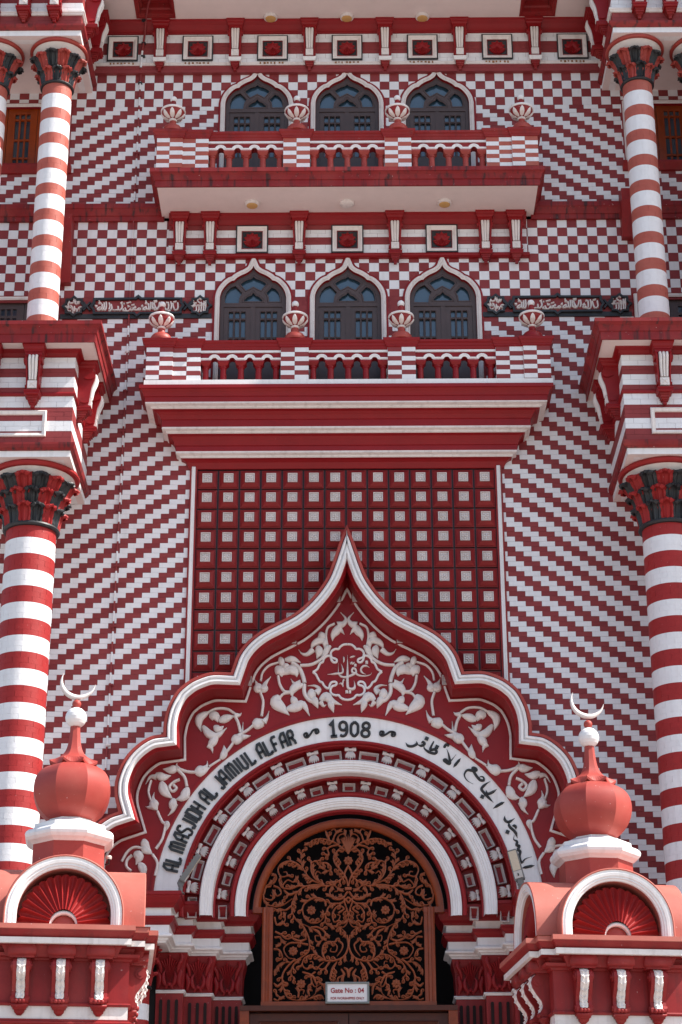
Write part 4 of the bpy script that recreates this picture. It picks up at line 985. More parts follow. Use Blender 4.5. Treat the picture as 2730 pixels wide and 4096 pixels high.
SCROLL= [('t',0.05,[(-0.161,10.992),(-0.081,11.02),(-0.051,11.095),(-0.121,11.186)]),('l',0.05,[(-0.134,11.001),(-0.17,10.926),(-0.223,10.852),(-0.235,10.768)]),('t',0.04,[(-0.152,10.964),(-0.108,10.917),(-0.069,10.864)]),('s',0.017,[(-0.302,10.703),(-0.323,10.843),(-0.298,10.965),(-0.205,11.02)]),('s',0.022,[(-0.267,10.694),(-0.319,10.583),(-0.407,10.49),(-0.529,10.426),(-0.678,10.414)]),('l',0.055,[(-0.337,10.862),(-0.39,10.834),(-0.443,10.806)]),('l',0.045,[(-0.311,10.722),(-0.39,10.778),(-0.495,10.723),(-0.53,10.639)]),('t',0.035,[(-0.504,10.639),(-0.582,10.575),(-0.653,10.584),(-0.7,10.644)]),('l',0.05,[(-0.434,10.694),(-0.416,10.602),(-0.451,10.509)]),('l',0.035,[(-0.275,10.694),(-0.319,10.638),(-0.389,10.527)]),('l',0.035,[(-0.363,10.806),(-0.337,10.731),(-0.346,10.657)]),('l',0.04,[(-0.889,10.496),(-0.775,10.501),(-0.669,10.455)]),('s',0.03,[(-0.792,10.455),(-0.695,10.381),(-0.642,10.27),(-0.615,10.16)]),('l',0.04,[(-0.955,10.53),(-0.932,10.456),(-0.91,10.364)]),('l',0.065,[(-1.01,10.392),(-0.939,10.318),(-0.93,10.253)]),('l',0.06,[(-0.922,10.299),(-0.809,10.354),(-0.738,10.308),(-0.721,10.249)]),('l',0.04,[(-0.923,10.382),(-0.861,10.4),(-0.835,10.363)]),('s',0.02,[(-0.979,10.263),(-0.955,10.144),(-0.893,10.043),(-0.806,10.033)]),('t',0.04,[(-0.668,10.161),(-0.755,10.152),(-0.804,10.22)]),('l',0.05,[(-0.633,10.133),(-0.737,10.106),(-0.789,10.033),(-0.779,9.957)]),('l',0.075,[(-0.962,9.979),(-1.005,9.889),(-0.917,9.798),(-0.821,9.703)]),('l',0.06,[(-0.856,9.788),(-0.735,9.815),(-0.631,9.851),(-0.544,9.691)]),('l',0.045,[(-0.788,9.96),(-0.744,9.887),(-0.692,9.833)]),('s',0.018,[(-0.806,10.024),(-0.902,10.006),(-0.953,9.952)]),('s',0.028,[(-0.619,10.142),(-0.615,10.014),(-0.545,9.914),(-0.449,9.886)]),('t',0.04,[(-0.458,10.014),(-0.415,10.068),(-0.476,10.12),(-0.572,10.12)]),('l',0.055,[(-0.528,10.069),(-0.51,9.977),(-0.458,9.913)]),('l',0.045,[(-0.51,9.959),(-0.466,9.886),(-0.432,9.799)]),('l',0.055,[(-0.406,9.913),(-0.319,9.967),(-0.249,9.903),(-0.107,9.845)]),('l',0.04,[(-0.275,9.913),(-0.249,9.831),(-0.218,9.737)]),('t',0.03,[(-0.397,9.886),(-0.354,9.831),(-0.319,9.849)]),('s',0.016,[(-0.976,10.456),(-1.107,10.411),(-1.193,10.31),(-1.217,10.19)]),('l',0.06,[(-1.26,10.154),(-1.242,10.072),(-1.206,10.026)]),('t',0.045,[(-1.224,10.062),(-1.269,10.145),(-1.3,10.215)]),('t',0.045,[(-1.189,10.062),(-1.147,10.163),(-1.078,10.254)]),('l',0.05,[(-1.164,10.144),(-1.172,10.071),(-1.206,10.026)]),('s',0.02,[(-1.215,10.017),(-1.178,9.889),(-1.198,9.69)]),('l',0.07,[(-1.321,9.573),(-1.235,9.59),(-1.128,9.639)]),('t',0.04,[(-1.17,9.606),(-1.128,9.662),(-1.097,9.763)]),('t',0.035,[(-1.191,9.572),(-1.213,9.539),(-1.245,9.55)]),('s',0.02,[(-1.31,9.561),(-1.385,9.494),(-1.459,9.45)]),('l',0.065,[(-1.597,9.339),(-1.512,9.372),(-1.405,9.427)]),('t',0.035,[(-1.502,9.405),(-1.46,9.461),(-1.447,9.607)]),('t',0.035,[(-1.448,9.394),(-1.383,9.405),(-1.34,9.416)]),('s',0.02,[(-1.576,9.316),(-1.659,9.194),(-1.743,9.094)]),('l',0.045,[(-1.732,9.083),(-1.691,9.172),(-1.7,9.283)]),('s',0.018,[(-1.743,9.083),(-1.827,9.028),(-1.89,8.984)]),('l',0.07,[(-2.081,8.908),(-1.985,8.93),(-1.879,8.973)]),('t',0.035,[(-1.975,8.952),(-1.923,8.996),(-1.918,9.062)]),('s',0.02,[(-2.081,8.908),(-2.189,8.919),(-2.318,8.964)]),('t',0.03,[(-2.307,8.953),(-2.33,8.997),(-2.325,9.037)]),('s',0.018,[(-1.941,9.733),(-1.823,9.796),(-1.671,9.795),(-1.562,9.727)]),('l',0.05,[(-1.93,9.744),(-2.037,9.666),(-2.045,9.576),(-2.01,9.475)]),('l',0.05,[(-1.991,9.553),(-1.901,9.44),(-1.793,9.418),(-1.666,9.529)]),('l',0.06,[(-1.908,9.699),(-1.821,9.687),(-1.787,9.608)]),('l',0.05,[(-1.776,9.62),(-1.669,9.664),(-1.561,9.698)]),('t',0.035,[(-1.561,9.698),(-1.496,9.709),(-1.471,9.736)]),('l',0.05,[(-1.793,9.418),(-1.866,9.306),(-1.907,9.24)]),('t',0.04,[(-1.898,9.284),(-1.864,9.239),(-1.848,9.173)]),('s',0.022,[(-1.561,9.698),(-1.512,9.596),(-1.481,9.461)]),('l',0.045,[(-1.839,9.552),(-1.773,9.507),(-1.71,9.552)]),('s',0.022,[(-2.318,8.949),(-2.218,8.842),(-2.183,8.71)]),('l',0.06,[(-2.172,8.699),(-2.221,8.568),(-2.327,8.536)]),('l',0.05,[(-2.605,8.888),(-2.507,8.844),(-2.401,8.865)]),('t',0.035,[(-2.593,8.844),(-2.678,8.844),(-2.739,8.746)]),('l',0.05,[(-2.319,8.975),(-2.403,8.942),(-2.511,8.954)]),('s',0.02,[(-2.282,8.81),(-2.355,8.777),(-2.417,8.711),(-2.373,8.646),(-2.321,8.689),(-2.365,8.733)]),('l',0.06,[(-2.526,8.778),(-2.479,8.646),(-2.369,8.547)]),('l',0.05,[(-2.348,8.547),(-2.366,8.449),(-2.333,8.406)]),('t',0.045,[(-2.346,8.471),(-2.364,8.384),(-2.426,8.315)]),('s',0.018,[(-2.666,8.8),(-2.697,8.647),(-2.656,8.516)]),('l',0.06,[(-2.625,8.537),(-2.611,8.45),(-2.566,8.385)]),('t',0.035,[(-2.601,8.472),(-2.63,8.559),(-2.617,8.636)]),('t',0.035,[(-2.632,8.439),(-2.685,8.429),(-2.727,8.44)]),('s',0.02,[(-2.566,8.374),(-2.497,8.233),(-2.454,8.19),(-2.489,7.996),(-2.569,7.868)]),('l',0.03,[(-2.455,8.233),(-2.422,8.189),(-2.44,8.103)]),('s',0.018,[(-2.749,7.879),(-2.855,7.89),(-2.947,7.827),(-3.015,7.699)]),('l',0.05,[(-2.732,7.997),(-2.708,7.911),(-2.62,7.804)]),('l',0.05,[(-2.76,7.89),(-2.685,7.847),(-2.609,7.793)]),('l',0.06,[(-2.852,7.816),(-2.787,7.762),(-2.825,7.656)]),('s',0.02,[(-2.609,7.793),(-2.542,7.676),(-2.567,7.507)]),('l',0.05,[(-2.783,7.677),(-2.728,7.592),(-2.733,7.465)]),('s',0.02,[(-2.882,7.784),(-2.943,7.72),(-2.95,7.635),(-2.884,7.571)])]
def mir(p): return [(2 * GX - a, b) for a, b in p]
for kd, w, p in SCROLL:
    for pts in (p, mir(p)):
        q = MB(); relief(q, pts, w * (.95 if kd == 's' else 1.12), .05 if kd == 's' else .075, -.029, kd, k=4); q.build('scroll_stem' if kd == 's' else 'scroll_leaf', 'cream', G)
# central cartouche
MC = (GX, MEDC)
def medc(p, s=1): return [(MC[0] + s * a, MC[1] + b) for a, b in p]
q = MB()
for h in (H1, H2, H3, H4, H5, H6):
    for s in (1, -1): relief(q, medc(h, s), .0155, .035, -.029, 's', k=4)
car = q.build('cartouche', 'white', G)
q = MB()
for pts, w in MED_TXT: relief(q, medc(pts), w * .62, .04, -.029, 'b' if len(pts) > 2 else 's', k=4)
q.build('calligraphy', 'cream', car)
# rings of the arch: (name, profile (r, y), materials)
def ring(nm, prof, mats, ms=None, a0=-4, a1=184, n=88, sm=False):
    mb = MB(); rows = []
    for i in range(n + 1):
        a = R(a0 + (a1 - a0) * i / n)
        rows.append([(AC[0] + r_ * math.cos(a), y_, AC[1] + r_ * math.sin(a)) for r_, y_ in prof])
    mb.grid(rows, 0, sm=sm, mcol=ms)
    return mb.build(nm, mats, G)
ring('arch_rim', [(2.61, -.028), (2.605, -.05), (2.575, -.055), (2.56, -.05), (2.555, -.02)], 'red')
ring('lettered_band', [(2.556, -.022), (2.215, -.022)], 'white')
ring('arch_rim', [(2.22, -.02), (2.215, -.045), (2.19, -.05), (2.18, -.04), (2.175, .02), (2.16, .03), (2.15, .2), (1.95, .2)], 'red')
ring('white_archivolt', [(1.955, .2), (1.95, -.01), (1.935, -.02), (1.925, -.012), (1.905, -.012), (1.9, 0), (1.87, .0), (1.865, .015), (1.845, .015), (1.835, .03), (1.805, .03), (1.79, .05), (1.785, .2)], 'white')
ring('arch_recess', [(1.79, .2), (1.76, .21), (1.755, .4), (1.575, .4), (1.565, .2), (1.545, .185), (1.52, .19), (1.505, .21), (1.5, .24)], 'red')
ring('white_archivolt', [(1.505, .24), (1.495, .2), (1.48, .195), (1.465, .205), (1.445, .205), (1.44, .22), (1.42, .22), (1.415, .235), (1.385, .24), (1.375, .26), (1.36, .27), (1.355, .3)], 'white')
ring('arch_reveal', [(1.355, .3), (1.345, .29), (1.325, .3), (1.322, .44)], 'red')
# alternating brackets and framed coffers between the archivolts
def arch_bracket(w, h):
    r = MB(); r.box(-w * .62, w * .62, -.19, 0, h * .46, h * .6); r.box(-w * .55, w * .55, -.17, 0, h * .38, h * .46); r.box(-w * .5, w * .5, -.1, 0, -h * .45, h * .38)
    l = MB(); l.tube([(-w * .5, -.125, h * .26), (-w * .2, -.125, h * .26), (-w * .12, -.125, h * .25), (w * .12, -.125, h * .25), (w * .2, -.125, h * .26), (w * .5, -.125, h * .26)], [h * .12, h * .13, h * .085, h * .085, h * .13, h * .12], 8)
    for k in range(-2, 3): relief(l, [(k * w * .06, h * .14), (k * w * .16, -h * .12), (k * w * .2, -h * .38 + abs(k) * h * .05)], w * .15, .05, -.1, 'l', k=2)
    return r.mesh('arch_bracket', ['red']), l.mesh('acanthus', ['dimwhite'])
def arch_coffer(w, h):
    r = MB(); r.sweep([(-w / 2, -h / 2), (w / 2, -h / 2), (w / 2, h / 2), (-w / 2, h / 2)], [(0, 0), (0, -.07), (.005, -.075), (.01, -.068), (.022, -.03), (.023, -.003), (.034, -.003)], XZ, closed=True)
    r.face([(-w / 2 + .03, -.006, -h / 2 + .03), (w / 2 - .03, -.006, -h / 2 + .03), (w / 2 - .03, -.006, h / 2 - .03), (-w / 2 + .03, -.006, h / 2 - .03)], 1)
    return r.mesh('arch_coffer', ['dimwhite', 'red'])
def around(rad, y, a, me, name, parent, kids=()):
    o = link(name, me, parent); aa = R(a)
    o.matrix_local = Matrix.Translation((AC[0] + rad * math.cos(aa), y, AC[1] + rad * math.sin(aa))) @ Matrix.Rotation(R(90 - a), 4, 'Y')
    for nm, k in kids: link(nm, k, o)
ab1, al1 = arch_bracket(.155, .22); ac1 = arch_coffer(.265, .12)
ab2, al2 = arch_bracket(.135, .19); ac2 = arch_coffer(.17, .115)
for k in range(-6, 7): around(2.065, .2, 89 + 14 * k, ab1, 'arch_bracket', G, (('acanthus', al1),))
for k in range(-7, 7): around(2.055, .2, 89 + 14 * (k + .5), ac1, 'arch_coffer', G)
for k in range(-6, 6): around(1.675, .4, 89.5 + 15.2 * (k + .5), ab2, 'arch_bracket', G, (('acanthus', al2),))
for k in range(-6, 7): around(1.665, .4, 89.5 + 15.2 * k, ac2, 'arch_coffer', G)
# lettering on the band
GLY = {'A': [[(0, 0), (0, .75), (.25, 1), (.5, 1), (.5, 0)], [(0, .42), (.5, .42)]], 'L': [[(0, 1), (0, 0), (.45, 0)], [(.45, 0), (.5, .16)]], 'M': [[(0, 0), (0, .85), (.15, 1), (.35, .95), (.35, 0)], [(.35, .95), (.6, 1), (.7, .85), (.7, 0)]],
       'S': [[(.5, .85), (.4, 1), (.1, 1), (0, .85), (0, .62), (.5, .4), (.5, .15), (.4, 0), (.1, 0), (0, .15)]], 'J': [[(.4, 1), (.4, .15), (.28, 0), (.1, 0), (0, .15)]], 'I': [[(0, 0), (0, 1)]], 'D': [[(0, 0), (0, 1), (.35, 1), (.5, .82), (.5, .18), (.35, 0), (0, 0)]],
       'H': [[(0, 0), (0, 1)], [(.5, 0), (.5, 1)], [(0, .5), (.5, .5)]], 'U': [[(0, 1), (0, .15), (.15, 0), (.35, 0), (.5, .15), (.5, 1)]], 'F': [[(0, 0), (0, .85), (.15, 1), (.5, 1)], [(0, .5), (.4, .5)]], 'R': [[(0, 0), (0, .85), (.15, 1), (.4, 1), (.5, .85), (.5, .65), (.38, .5), (0, .5)], [(.25, .5), (.5, .2), (.5, 0)]],
       '1': [[(.05, .78), (.25, 1), (.25, 0)], [(.05, 0), (.45, 0)]], '9': [[(.5, .6), (.35, .42), (.12, .45), (.02, .65), (.05, .88), (.25, 1), (.45, .9), (.5, .7), (.5, .35), (.4, .08), (.2, 0), (.05, .08)]], '0': [[(.25, 1), (.05, .8), (.02, .5), (.05, .2), (.25, 0), (.45, .2), (.48, .5), (.45, .8), (.25, 1)]], '8': [[(.25, .53), (.06, .65), (.06, .88), (.25, 1), (.44, .88), (.44, .65), (.25, .53), (.02, .36), (.04, .1), (.25, 0), (.46, .1), (.48, .36), (.25, .53)]],
       '~': [[(.1, .36), (.22, .3), (.2, .55), (0, .5), (.02, .2), (.2, .12), (.45, .42), (.65, .7), (.95, .72), (1.0, .42), (.82, .32), (.78, .55), (.9, .52)]]}
LET = [('A', 168.2), ('L', 165.5), ('M', 161.4), ('A', 158.1), ('S', 155.5), ('J', 153.1), ('I', 151.3), ('D', 149.5), ('H', 147.0), ('A', 143.1), ('L', 140.5), ('J', 136.6), ('A', 134.2), ('M', 130.9), ('I', 128.4), ('U', 126.4), ('L', 123.5), ('A', 119.6), ('L', 116.9), ('F', 114.2), ('A', 111.4), ('R', 108.7), ('~', 101.9), ('1', 94.8), ('9', 91.45), ('0', 87.8), ('8', 84.1), ('~', 76.8)]
for ch, a in LET:
    q = MB(); hgt = .20 if ch not in '~' else .14
    wid = {'M': .10, '~': .2, 'J': .055, 'L': .065}.get(ch, .07 if ch not in '1908' else .1)
    wmax = max(p[0] for s in GLY[ch] for p in s); aa = R(a)
    t_ = Vector((math.sin(aa), -math.cos(aa))); n_ = Vector((math.cos(aa), math.sin(aa)))
    for s in GLY[ch]:
        pts = []
        for u, v in s:
            P = Vector(AC) + n_ * (2.38 + (v - .5) * hgt) + t_ * ((u - wmax / 2) / max(wmax, .35) * wid * (1 if ch not in 'I' else 0))
            pts.append((P.x, P.y))
        if ch in '908~S': relief(q, pts, {'~': .0135, 'S': .0165}.get(ch, .0195), .03, -.022, 's', k=4)
        else:
            hw_ = .0195 if ch == '1' else .0165
            q.sweep(pts, [(-hw_, -.021), (-hw_, -.05), (hw_, -.05), (hw_, -.021)], XZ, caps=True)
    q.build('letter', 'black', G)
q = MB()
for s in ARC_TXT: relief(q, s, .0185, .022, -.022, 'b', k=4)
for d in ARC_DOT: q.ext([(d[0] + .034 * math.cos(R(90 * k + 20)), d[1] + .034 * math.sin(R(90 * k + 20))) for k in range(4)], XZ, -.042, -.021)
q.build('arabic_lettering', 'black', G, kind='stuff')
# impost entablature, pilasters and their capitals, both sides
LIP = [(-3.65, -.553), (-2.174, -.553), (-2.174, .08), (-1.939, .08), (-1.939, .34), (-1.587, .34), (-1.587, .63), (-1.208, .63), (-1.208, 1.3)]
IMP = [('impost_crown', 'red', [(.5, 7.2), (0, 7.2), (0, 7.156), (.012, 7.15), (.02, 7.12), (.05, 7.06), (.085, 7.03), (.095, 7.012), (.1, 7.0)]),
       ('impost_fascia', 'white', [(.1, 7.0), (.135, 7.0), (.135, 6.902)]),
       ('impost_fillet', 'red', [(.135, 6.9), (.085, 6.898), (.085, 6.87), (.1, 6.865), (.105, 6.84), (.12, 6.82), (.15, 6.80), (.15, 6.79)]),
       ('impost_architrave', 'white', [(.15, 6.79), (.155, 6.788), (.155, 6.685), (.14, 6.68), (.115, 6.668), (.108, 6.652), (.115, 6.637), (.14, 6.63), (.16, 6.622), (.165, 6.605), (.19, 6.59), (.2, 6.572), (.9, 6.57)]),
       ('capital_core', 'red', [(.3, 6.57), (.2, 6.568), (.21, 6.5), (.235, 6.4), (.245, 6.2), (.25, 6.09)]),
       ('necking', 'white', [(.25, 6.092), (.225, 6.09), (.215, 6.078), (.225, 6.066), (.235, 6.062), (.235, 6.052), (.25, 6.05)]),
       ('pilaster', 'redm', [(.25, 6.05), (.25, 3.0)])]
def cap_relief(w):
    mb = MB(); H_ = .46
    for k in range(-3, 4): relief(mb, [(k * .006, .10), (k * .018, .26), (k * .036, .40 - abs(k) * .015)], .014, .03, 0, 'T', k=2)
    for s in (-1, 1):
        relief(mb, [(s * .03, .03), (s * .075, .1), (s * .08, .18), (s * .045, .24)], .03, .045, 0, 'l', k=3)
        relief(mb, [(s * w * .42, .02), (s * w * .36, .12), (s * w * .42, .22), (s * w * .34, .27)], .035, .05, 0, 'l', k=3)
        relief(mb, [(s * w * .30, .2), (s * w * .36, .3), (s * w * .47, .38), (s * w * .42, .44), (s * w * .33, .41)], .028, .065, 0, 'l', k=3)
        relief(mb, [(s * .05, .0), (s * .02, .06), (s * .0, .1)], .02, .035, 0, 'l', k=2)
        for j in range(4): relief(mb, [(s * w * .36, .04 + j * .05), (s * w * (.44 if j % 2 else .27), .07 + j * .05)], .012, .05, 0, 'l')
    mb.ball((0, -.03, .06), .022, 8); mb.ball((0, -.02, .42), .02, 8)
    return mb.mesh('acanthus_capital', ['red'])
for s in (1, -1):
    fx = (lambda v: v) if s > 0 else (lambda v: [(2 * GX - a, b, c_) for a, b, c_ in v])
    for nm, mt, pr in IMP:
        q = MB(); q.sweep(LIP if nm.startswith('impost') else [(-2.541, .08)] + LIP[3:], pr, XY); q.v = fx(q.v); q.build(nm, mt, G)
    q = MB(); q.face([(-3.65, -.55, 7.199), (-2.18, -.55, 7.199), (-2.18, .07, 7.199), (-3.65, .07, 7.199)]); q.v = fx(q.v); q.build('impost_top', 'redm', G)
    for (x0, x1, y_, n) in ((-2.541, -2.194, .33, 3), (-2.186, -1.84, .59, 3), (-1.835, -1.46, .88, 4)):
        w = x1 - x0; me = cap_relief(w)
        o = link('acanthus_capital', me, G); xm = (x0 + x1) / 2
        o.matrix_local = Matrix.Translation((xm if s > 0 else 2 * GX - xm, y_ - .05, 6.095)) @ Matrix.Rotation(R(5), 4, 'X')
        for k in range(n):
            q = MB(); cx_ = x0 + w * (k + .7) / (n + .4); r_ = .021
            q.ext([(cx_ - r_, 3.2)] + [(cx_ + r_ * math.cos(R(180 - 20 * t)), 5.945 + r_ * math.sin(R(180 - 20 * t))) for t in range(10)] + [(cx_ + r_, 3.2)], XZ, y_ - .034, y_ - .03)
            q.v = fx(q.v); q.build('flute_strip', 'flute_dark', G)  # flat strip without a groove, its dark colour stands for shade
    # jamb behind the pilasters, coloured near-black for the shade there
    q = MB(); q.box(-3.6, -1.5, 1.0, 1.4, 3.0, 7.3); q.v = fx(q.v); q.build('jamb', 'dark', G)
# small striped columns under the outer impost blocks
SB = {'w': (band_mesh(.15, .2, 2, 6, 'whiteb'), .2), 'r': (band_mesh(.15, .2, 2, 6, 'colred'), .2)}
for s in (-1, 1):
    T_ = thing('striped_column', 'short striped column beside the fluted pilasters on the %s of the doorway' % ('left' if s < 0 else 'right'), 'column', (GX + s * 2.70, -.1, 3.0), 'small doorway columns')
    zz = 3.03
    for k in range(15):
        zz -= .2; link('stripe_band', SB['rw'[k % 2]][0], T_, (0, 0, zz))
    q = MB(); q.lathe([(.15, 3.02), (.175, 3.03), (.18, 3.045), (.17, 3.06), (.15, 3.065)], 24); q.build('astragal', 'black', T_)
    q = MB(); q.lathe([(.15, 3.06), (.16, 3.2), (.19, 3.4), (.25, 3.52), (.26, 3.57)], 24); cp = q.build('capital', 'red', T_)
    for row, (rr, zz, sc) in enumerate(((.155, 3.07, .8), (.165, 3.24, .8), (.19, 3.4, .7))):
        for k in range(8):
            a = 2 * math.pi * (k + .5 * (row % 2)) / 8
            o = link('acanthus_leaf', LEAF['colred'], cp); o.matrix_local = Matrix.Translation((rr * math.cos(a), rr * math.sin(a), zz)) @ Matrix.Rotation(a, 4, 'Z') @ Matrix.Rotation(.1 + .08 * row, 4, 'Y') @ Matrix.Scale(sc, 4)

# ------------------------------------------------------------------ carved wooden fanlight screen and door
S = thing('carved_screen', 'carved wooden fanlight screen of scrolling leaves in an arched timber frame', 'screen', (GX, .55, 5.9))
def sb(mb, name, mat, kind=None): mb.v = [(a, b, c_ - 5.9) for a, b, c_ in mb.v]; return mb.build(name, mat, S, kind=kind)
mb = MB(); rows = []
for i in range(49):
    a = R(180 * i / 48); rows.append([(r_ * math.cos(a), y_, 7.13 + r_ * math.sin(a)) for r_, y_ in ((1.275, .05), (1.275, -.06), (1.265, -.07), (1.25, -.055), (1.246, -.06), (1.236, -.045), (1.21, -.05), (1.205, -.035), (1.178, -.03), (1.176, .05))])
mb.grid(rows, 0); sb(mb, 'arched_frame', 'wood')
for s in (-1, 1):
    mb = MB(); mb.sweep([(s * 1.145, 5.95), (s * 1.145, 7.2)] if s < 0 else [(s * 1.145, 7.2), (s * 1.145, 5.95)], [(0, .05), (0, -.06), (-.02, -.07), (-.045, -.06), (-.05, -.05), (-.085, -.06), (-.095, -.045), (-.14, -.04), (-.142, .05)], XZ, caps=True); sb(mb, 'side_frame', 'wood')
    mb = MB(); mb.box(*sorted((s * 1.0, s * 1.275)), -.05, .05, 7.13, 7.205); sb(mb, 'shoulder', 'wood')
mb = MB(); mb.box(-1.15, 1.15, -.065, .05, 5.9, 5.965); sb(mb, 'bottom_rail', 'wood')
mb = MB(); mb.box(-1.42, 1.42, -.12, .1, 5.84, 5.905); sb(mb, 'transom', 'door')
mb = MB(); mb.box(-1.42, -1.3, -.1, .05, 3.0, 5.84); sb(mb, 'door_post', 'wood')
mb = MB(); mb.box(1.3, 1.42, -.1, .05, 3.0, 5.84); sb(mb, 'door_post', 'wood')
for a, b in ((-1.3, -.006), (.006, 1.3)):
    mb = MB(); mb.box(a, b, .0, .06, 3.0, 5.82); mb.sweep([(a + .12, 3.2), (b - .12, 3.2), (b - .12, 5.72), (a + .12, 5.72)], [(0, .0), (0, -.02), (.02, -.03), (.05, -.01), (.05, 0)], XZ, closed=True); sb(mb, 'door_leaf', 'door')
LAT= [[(0.001,7.49),(-0.028,7.596),(-0.066,7.664),(-0.153,7.772),(-0.195,7.87),(-0.152,7.968),(-0.065,8.042),(-0.022,8.135),(-0.055,8.204),(-0.117,8.188),(-0.142,8.145),(-0.11,8.121)],[(0.002,7.771),(-0.041,7.694),(-0.066,7.616),(-0.153,7.548),(-0.269,7.5),(-0.403,7.539),(-0.519,7.608),(-0.606,7.735),(-0.636,7.852),(-0.617,7.989)],[(-0.065,7.997),(-0.152,8.07),(-0.249,8.116),(-0.366,8.142),(-0.482,8.117),(-0.55,8.048)],[(-0.133,8.056),(-0.23,8.037),(-0.278,7.998),(-0.259,7.939),(-0.288,7.919)],[(-0.249,8.096),(-0.278,8.185),(-0.308,8.254)],[(-0.21,8.106),(-0.187,8.175),(-0.162,8.234),(-0.187,8.274),(-0.23,8.254)],[(-0.326,7.52),(-0.432,7.588),(-0.496,7.705),(-0.491,7.812),(-0.414,7.841),(-0.346,7.812)],[(-0.346,7.812),(-0.278,7.802),(-0.23,7.743),(-0.269,7.704),(-0.317,7.724),(-0.303,7.773)],[(-0.403,7.578),(-0.442,7.646),(-0.413,7.695),(-0.365,7.666)],[(-0.606,7.735),(-0.713,7.813),(-0.81,7.833),(-0.906,7.794),(-0.944,7.716),(-0.904,7.629),(-0.827,7.638),(-0.828,7.687),(-0.87,7.687)],[(-0.288,7.5),(-0.442,7.511),(-0.576,7.492),(-0.672,7.424),(-0.729,7.328),(-0.757,7.232),(-0.737,7.117),(-0.669,7.021),(-0.554,6.963),(-0.478,6.925)],[(-0.576,7.482),(-0.672,7.502),(-0.768,7.463),(-0.884,7.483),(-0.817,7.58),(-0.74,7.55),(-0.711,7.579)],[(-0.672,7.424),(-0.787,7.386),(-0.864,7.444)],[(-1.132,7.387),(-1.096,7.503),(-1.0,7.542),(-0.962,7.619),(-1.011,7.668)],[(-1.142,7.387),(-1.112,7.272),(-0.996,7.223),(-0.881,7.242),(-0.748,7.328)],[(-1.113,7.329),(-1.036,7.31),(-0.998,7.348),(-1.046,7.377)],[(-0.999,7.503),(-0.922,7.464),(-0.902,7.396),(-0.959,7.367),(-0.998,7.406)],[(-0.009,7.422),(-0.086,7.326),(-0.192,7.326),(-0.249,7.403),(-0.211,7.5),(-0.153,7.48),(-0.144,7.432),(-0.188,7.423)],[(0.0,7.345),(-0.096,7.268),(-0.23,7.249),(-0.297,7.134),(-0.297,7.001),(-0.211,6.962),(-0.097,6.924),(-0.04,6.866),(-0.049,6.838)],[(0.0,7.268),(-0.048,7.326),(-0.048,7.268),(-0.01,7.153),(-0.001,7.057),(-0.059,6.952),(-0.154,6.962)],[(-0.135,7.134),(-0.058,7.191),(-0.134,7.23),(-0.211,7.134),(-0.192,7.019),(-0.135,7.038),(-0.112,7.095),(-0.154,7.115)],[(-0.297,7.23),(-0.326,7.307),(-0.441,7.337),(-0.556,7.289),(-0.613,7.193),(-0.574,7.059),(-0.478,7.001),(-0.383,7.02),(-0.326,7.096),(-0.345,7.173)],[(-0.478,6.925),(-0.402,6.887),(-0.363,6.811)],[(-0.631,7.002),(-0.554,6.868),(-0.515,6.735),(-0.534,6.622),(-0.628,6.547),(-0.742,6.491),(-0.893,6.473),(-0.977,6.379)],[(-0.497,6.944),(-0.402,6.944),(-0.306,6.867),(-0.363,6.763),(-0.43,6.764),(-0.44,6.83),(-0.392,6.83)],[(-0.985,7.079),(-0.955,6.984),(-0.879,7.003),(-0.842,7.06),(-0.899,7.098)],[(-0.757,7.232),(-0.843,7.175),(-0.919,7.194),(-0.88,7.117)],[(-0.973,6.889),(-0.897,6.851),(-0.82,6.793),(-0.744,6.812),(-0.687,6.85)],[(-0.982,6.813),(-0.906,6.813),(-0.896,6.737),(-0.934,6.737)],[(-0.554,6.792),(-0.649,6.764),(-0.763,6.812)],[(-0.534,6.717),(-0.649,6.736),(-0.782,6.736),(-0.857,6.661),(-0.799,6.548),(-0.704,6.529)],[(-0.99,6.661),(-0.914,6.642),(-0.875,6.548),(-0.95,6.492)],[(-0.021,6.838),(-0.002,6.696),(-0.06,6.564),(-0.173,6.508),(-0.306,6.508),(-0.439,6.584),(-0.572,6.547),(-0.609,6.453),(-0.552,6.397),(-0.476,6.434),(-0.477,6.49),(-0.514,6.49)],[(-0.135,6.772),(-0.078,6.715),(-0.097,6.639),(-0.154,6.564)],[(-0.306,6.508),(-0.344,6.603),(-0.325,6.716),(-0.23,6.753),(-0.154,6.696),(-0.173,6.621),(-0.24,6.631),(-0.23,6.668)],[(-0.249,6.489),(-0.325,6.396),(-0.401,6.415),(-0.325,6.49)],[(-0.155,6.489),(-0.211,6.396),(-0.249,6.265)],[(-0.098,6.395),(-0.06,6.32),(-0.136,6.283)],[(-0.06,6.414),(-0.013,6.376),(-0.004,6.283)],[(-0.628,6.528),(-0.723,6.454),(-0.76,6.341),(-0.702,6.266)],[(-0.704,6.529),(-0.817,6.416),(-0.873,6.304),(-0.852,6.137),(-0.795,6.025),(-0.663,5.988),(-0.531,6.006),(-0.437,6.079),(-0.419,6.228)],[(-0.985,6.211),(-0.928,6.174),(-0.853,6.248)],[(-0.983,6.007),(-0.926,5.988),(-0.908,6.035),(-0.955,6.053)],[(-0.608,6.359),(-0.476,6.303),(-0.419,6.191)],[(-0.438,6.359),(-0.495,6.303),(-0.457,6.172),(-0.381,6.191)],[(-0.663,6.025),(-0.645,6.117),(-0.588,6.117),(-0.597,6.071)],[(-0.513,6.043),(-0.532,6.117),(-0.475,6.117)],[(-0.4,6.228),(-0.325,6.172),(-0.306,6.06)],[(-0.512,6.006),(-0.381,6.051),(-0.324,6.005)]]
LFL= [(0.002,7.84),(-0.494,7.173),(-0.733,6.632),(-0.626,6.201)]
